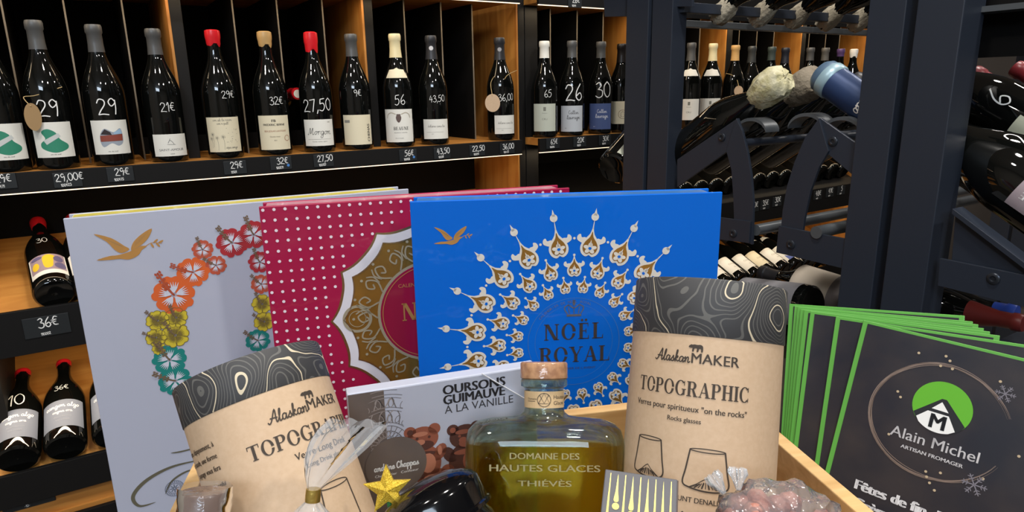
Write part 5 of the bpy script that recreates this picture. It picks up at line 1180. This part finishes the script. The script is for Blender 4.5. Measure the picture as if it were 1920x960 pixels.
# glitter star
c = ray(727, 918)*.40; ex, ey, ez = camdir(1, .06, 0), camdir(-.06, 1, .1), None; ey = (ey-ex*ey.dot(ex)).normalized(); ez = ex.cross(ey)
if ez.dot(c) > 0: ez = -ez
GLT = mat('gold_glitter', (222, 180, 40), .35, .55, bump=(1400, 1.0, .001), var=(900, (246, 214, 84)))
mb = MB(); pts = []
for i in range(10):
    q = math.radians(90+36*i+2); r_ = .0150 if i % 2 == 0 else .0066; pts.append(Vector((r_*math.cos(q), r_*math.sin(q), .0012)))
vs = pts+[Vector((p.x, p.y, -.0012)) for p in pts]+[Vector((0, 0, .0042)), Vector((0, 0, -.0042))]
mb.add(vs, [(i, (i+1) % 10, 20) for i in range(10)]+[(10+(i+1) % 10, 10+i, 21) for i in range(10)]+[((i+1) % 10, i, 10+i, 10+(i+1) % 10) for i in range(10)])
t = thing('star_ornament', 'gold glitter star on a green stem left of the black jar', 'star', frame(c, ex, ey, ez))
part('star', mb, GLT, t, label='gold glitter star')
part('stem', MB().tube([(0, -.006, -.002), (.002, -.03, -.004), (.003, -.08, -.004)], .0016, 8), mat('green_wire', (52, 120, 60), .5), t, 60)
mb = MB()
for i, (x, y, q) in enumerate(((.004, -.0165, .6), (-.006, -.018, 2.4), (.009, -.0145, .1), (-.001, -.021, 1.6))):
    mb.loft([[Vector((x+math.cos(q)*f*.014-math.sin(q)*w_*s_, y+math.sin(q)*f*.014+math.cos(q)*w_*s_, -.001+d_+.002*math.sin(3*f))) for s_, d_ in ((-1, 0), (0, .0008), (1, 0), (0, -.0008))] for f, w_ in ((-.5, .0004), (-.2, .003), (.1, .0036), (.4, .0016), (.5, .0003))])
part('leaves', mb, mat('holly_green', (64, 132, 62), .35, coat=.3), t, 60)
# bag of brown sweets at the right
c = ray(1462, 986)*.335; ex, ey = camdir(1, -.05, .1), camdir(.02, .9, .4); ey = (ey-ex*ey.dot(ex)).normalized(); ez = ex.cross(ey)
t = thing('sweets_bag', 'clear crackling bag of brown sweets at the bottom edge, right of the chocolate box', 'bag', frame(c-ey*.02, ex, ey, ez))
BS = mat('brown_sweets', (170, 112, 96), .45, var=(120, (136, 82, 72)), bump=(220, .6, .002))
random.seed(12); mb = MB()
for i in range(46):
    u, v, w_ = random.uniform(-.026, .026), random.uniform(.0, .034), random.uniform(-.009, .009)
    if (u/.03)**2+((v-.016)/.0185)**2 > 1: continue
    mb.lathe([(0, -.006), (.0042, -.0045), (.006, 0), (.0042, .0045), (0, .006)], 12, Matrix.Translation((u, v, w_)) @ Matrix.Rotation(random.uniform(0, 3), 4, (random.random(), random.random(), .3)))
part('sweets', mb, BS, t, 60)
mb = MB(); n, m_ = 64, 24; vs = []; ph = [random.uniform(0, 6) for _ in range(6)]
for j in range(m_+1):
    th = PI*j/m_
    for q in range(n):
        an = 2*PI*q/n; k_ = 1+.05*math.sin(9*an+ph[0]+3*th)+.04*math.sin(17*an+ph[1]-5*th)+random.uniform(-.02, .02)
        vs.append(Vector((.0345*k_*math.cos(an)*math.sin(th), .018+.0245*k_*math.sin(an)*math.sin(th), .017*k_*math.cos(th))))
mb.add(vs, [(j*n+q, j*n+(q+1) % n, (j+1)*n+(q+1) % n, (j+1)*n+q) for j in range(m_) for q in range(n)])
part('film', mb, film_mat('crackly_film', .25, (246, 244, 242), (160, .6), .12), t, 25)
FR = film_mat('ruffle_film', .35, (240, 241, 243), (150, .6), .2)
for (u, v, an, s_) in ((-.021, .0385, .1, 1), (-.030, .0365, .75, .9)):
    M = Matrix.Translation((u, v, .004)) @ Matrix.Rotation(an-.2, 4, 'Z') @ Matrix.Rotation(-PI/2, 4, 'X')
    f = fan([(0, 0, -.002, .0012, .0012), (0, 0, .003, .003, .0018), (0, 0, .006, .0046*s_, .0022), (0, 0, .009, .0040*s_, .002)], 30+int(an*10), 6, .22); f.v = [M @ p for p in f.v]
    part('film_ruffle', f, FR, t, 20)
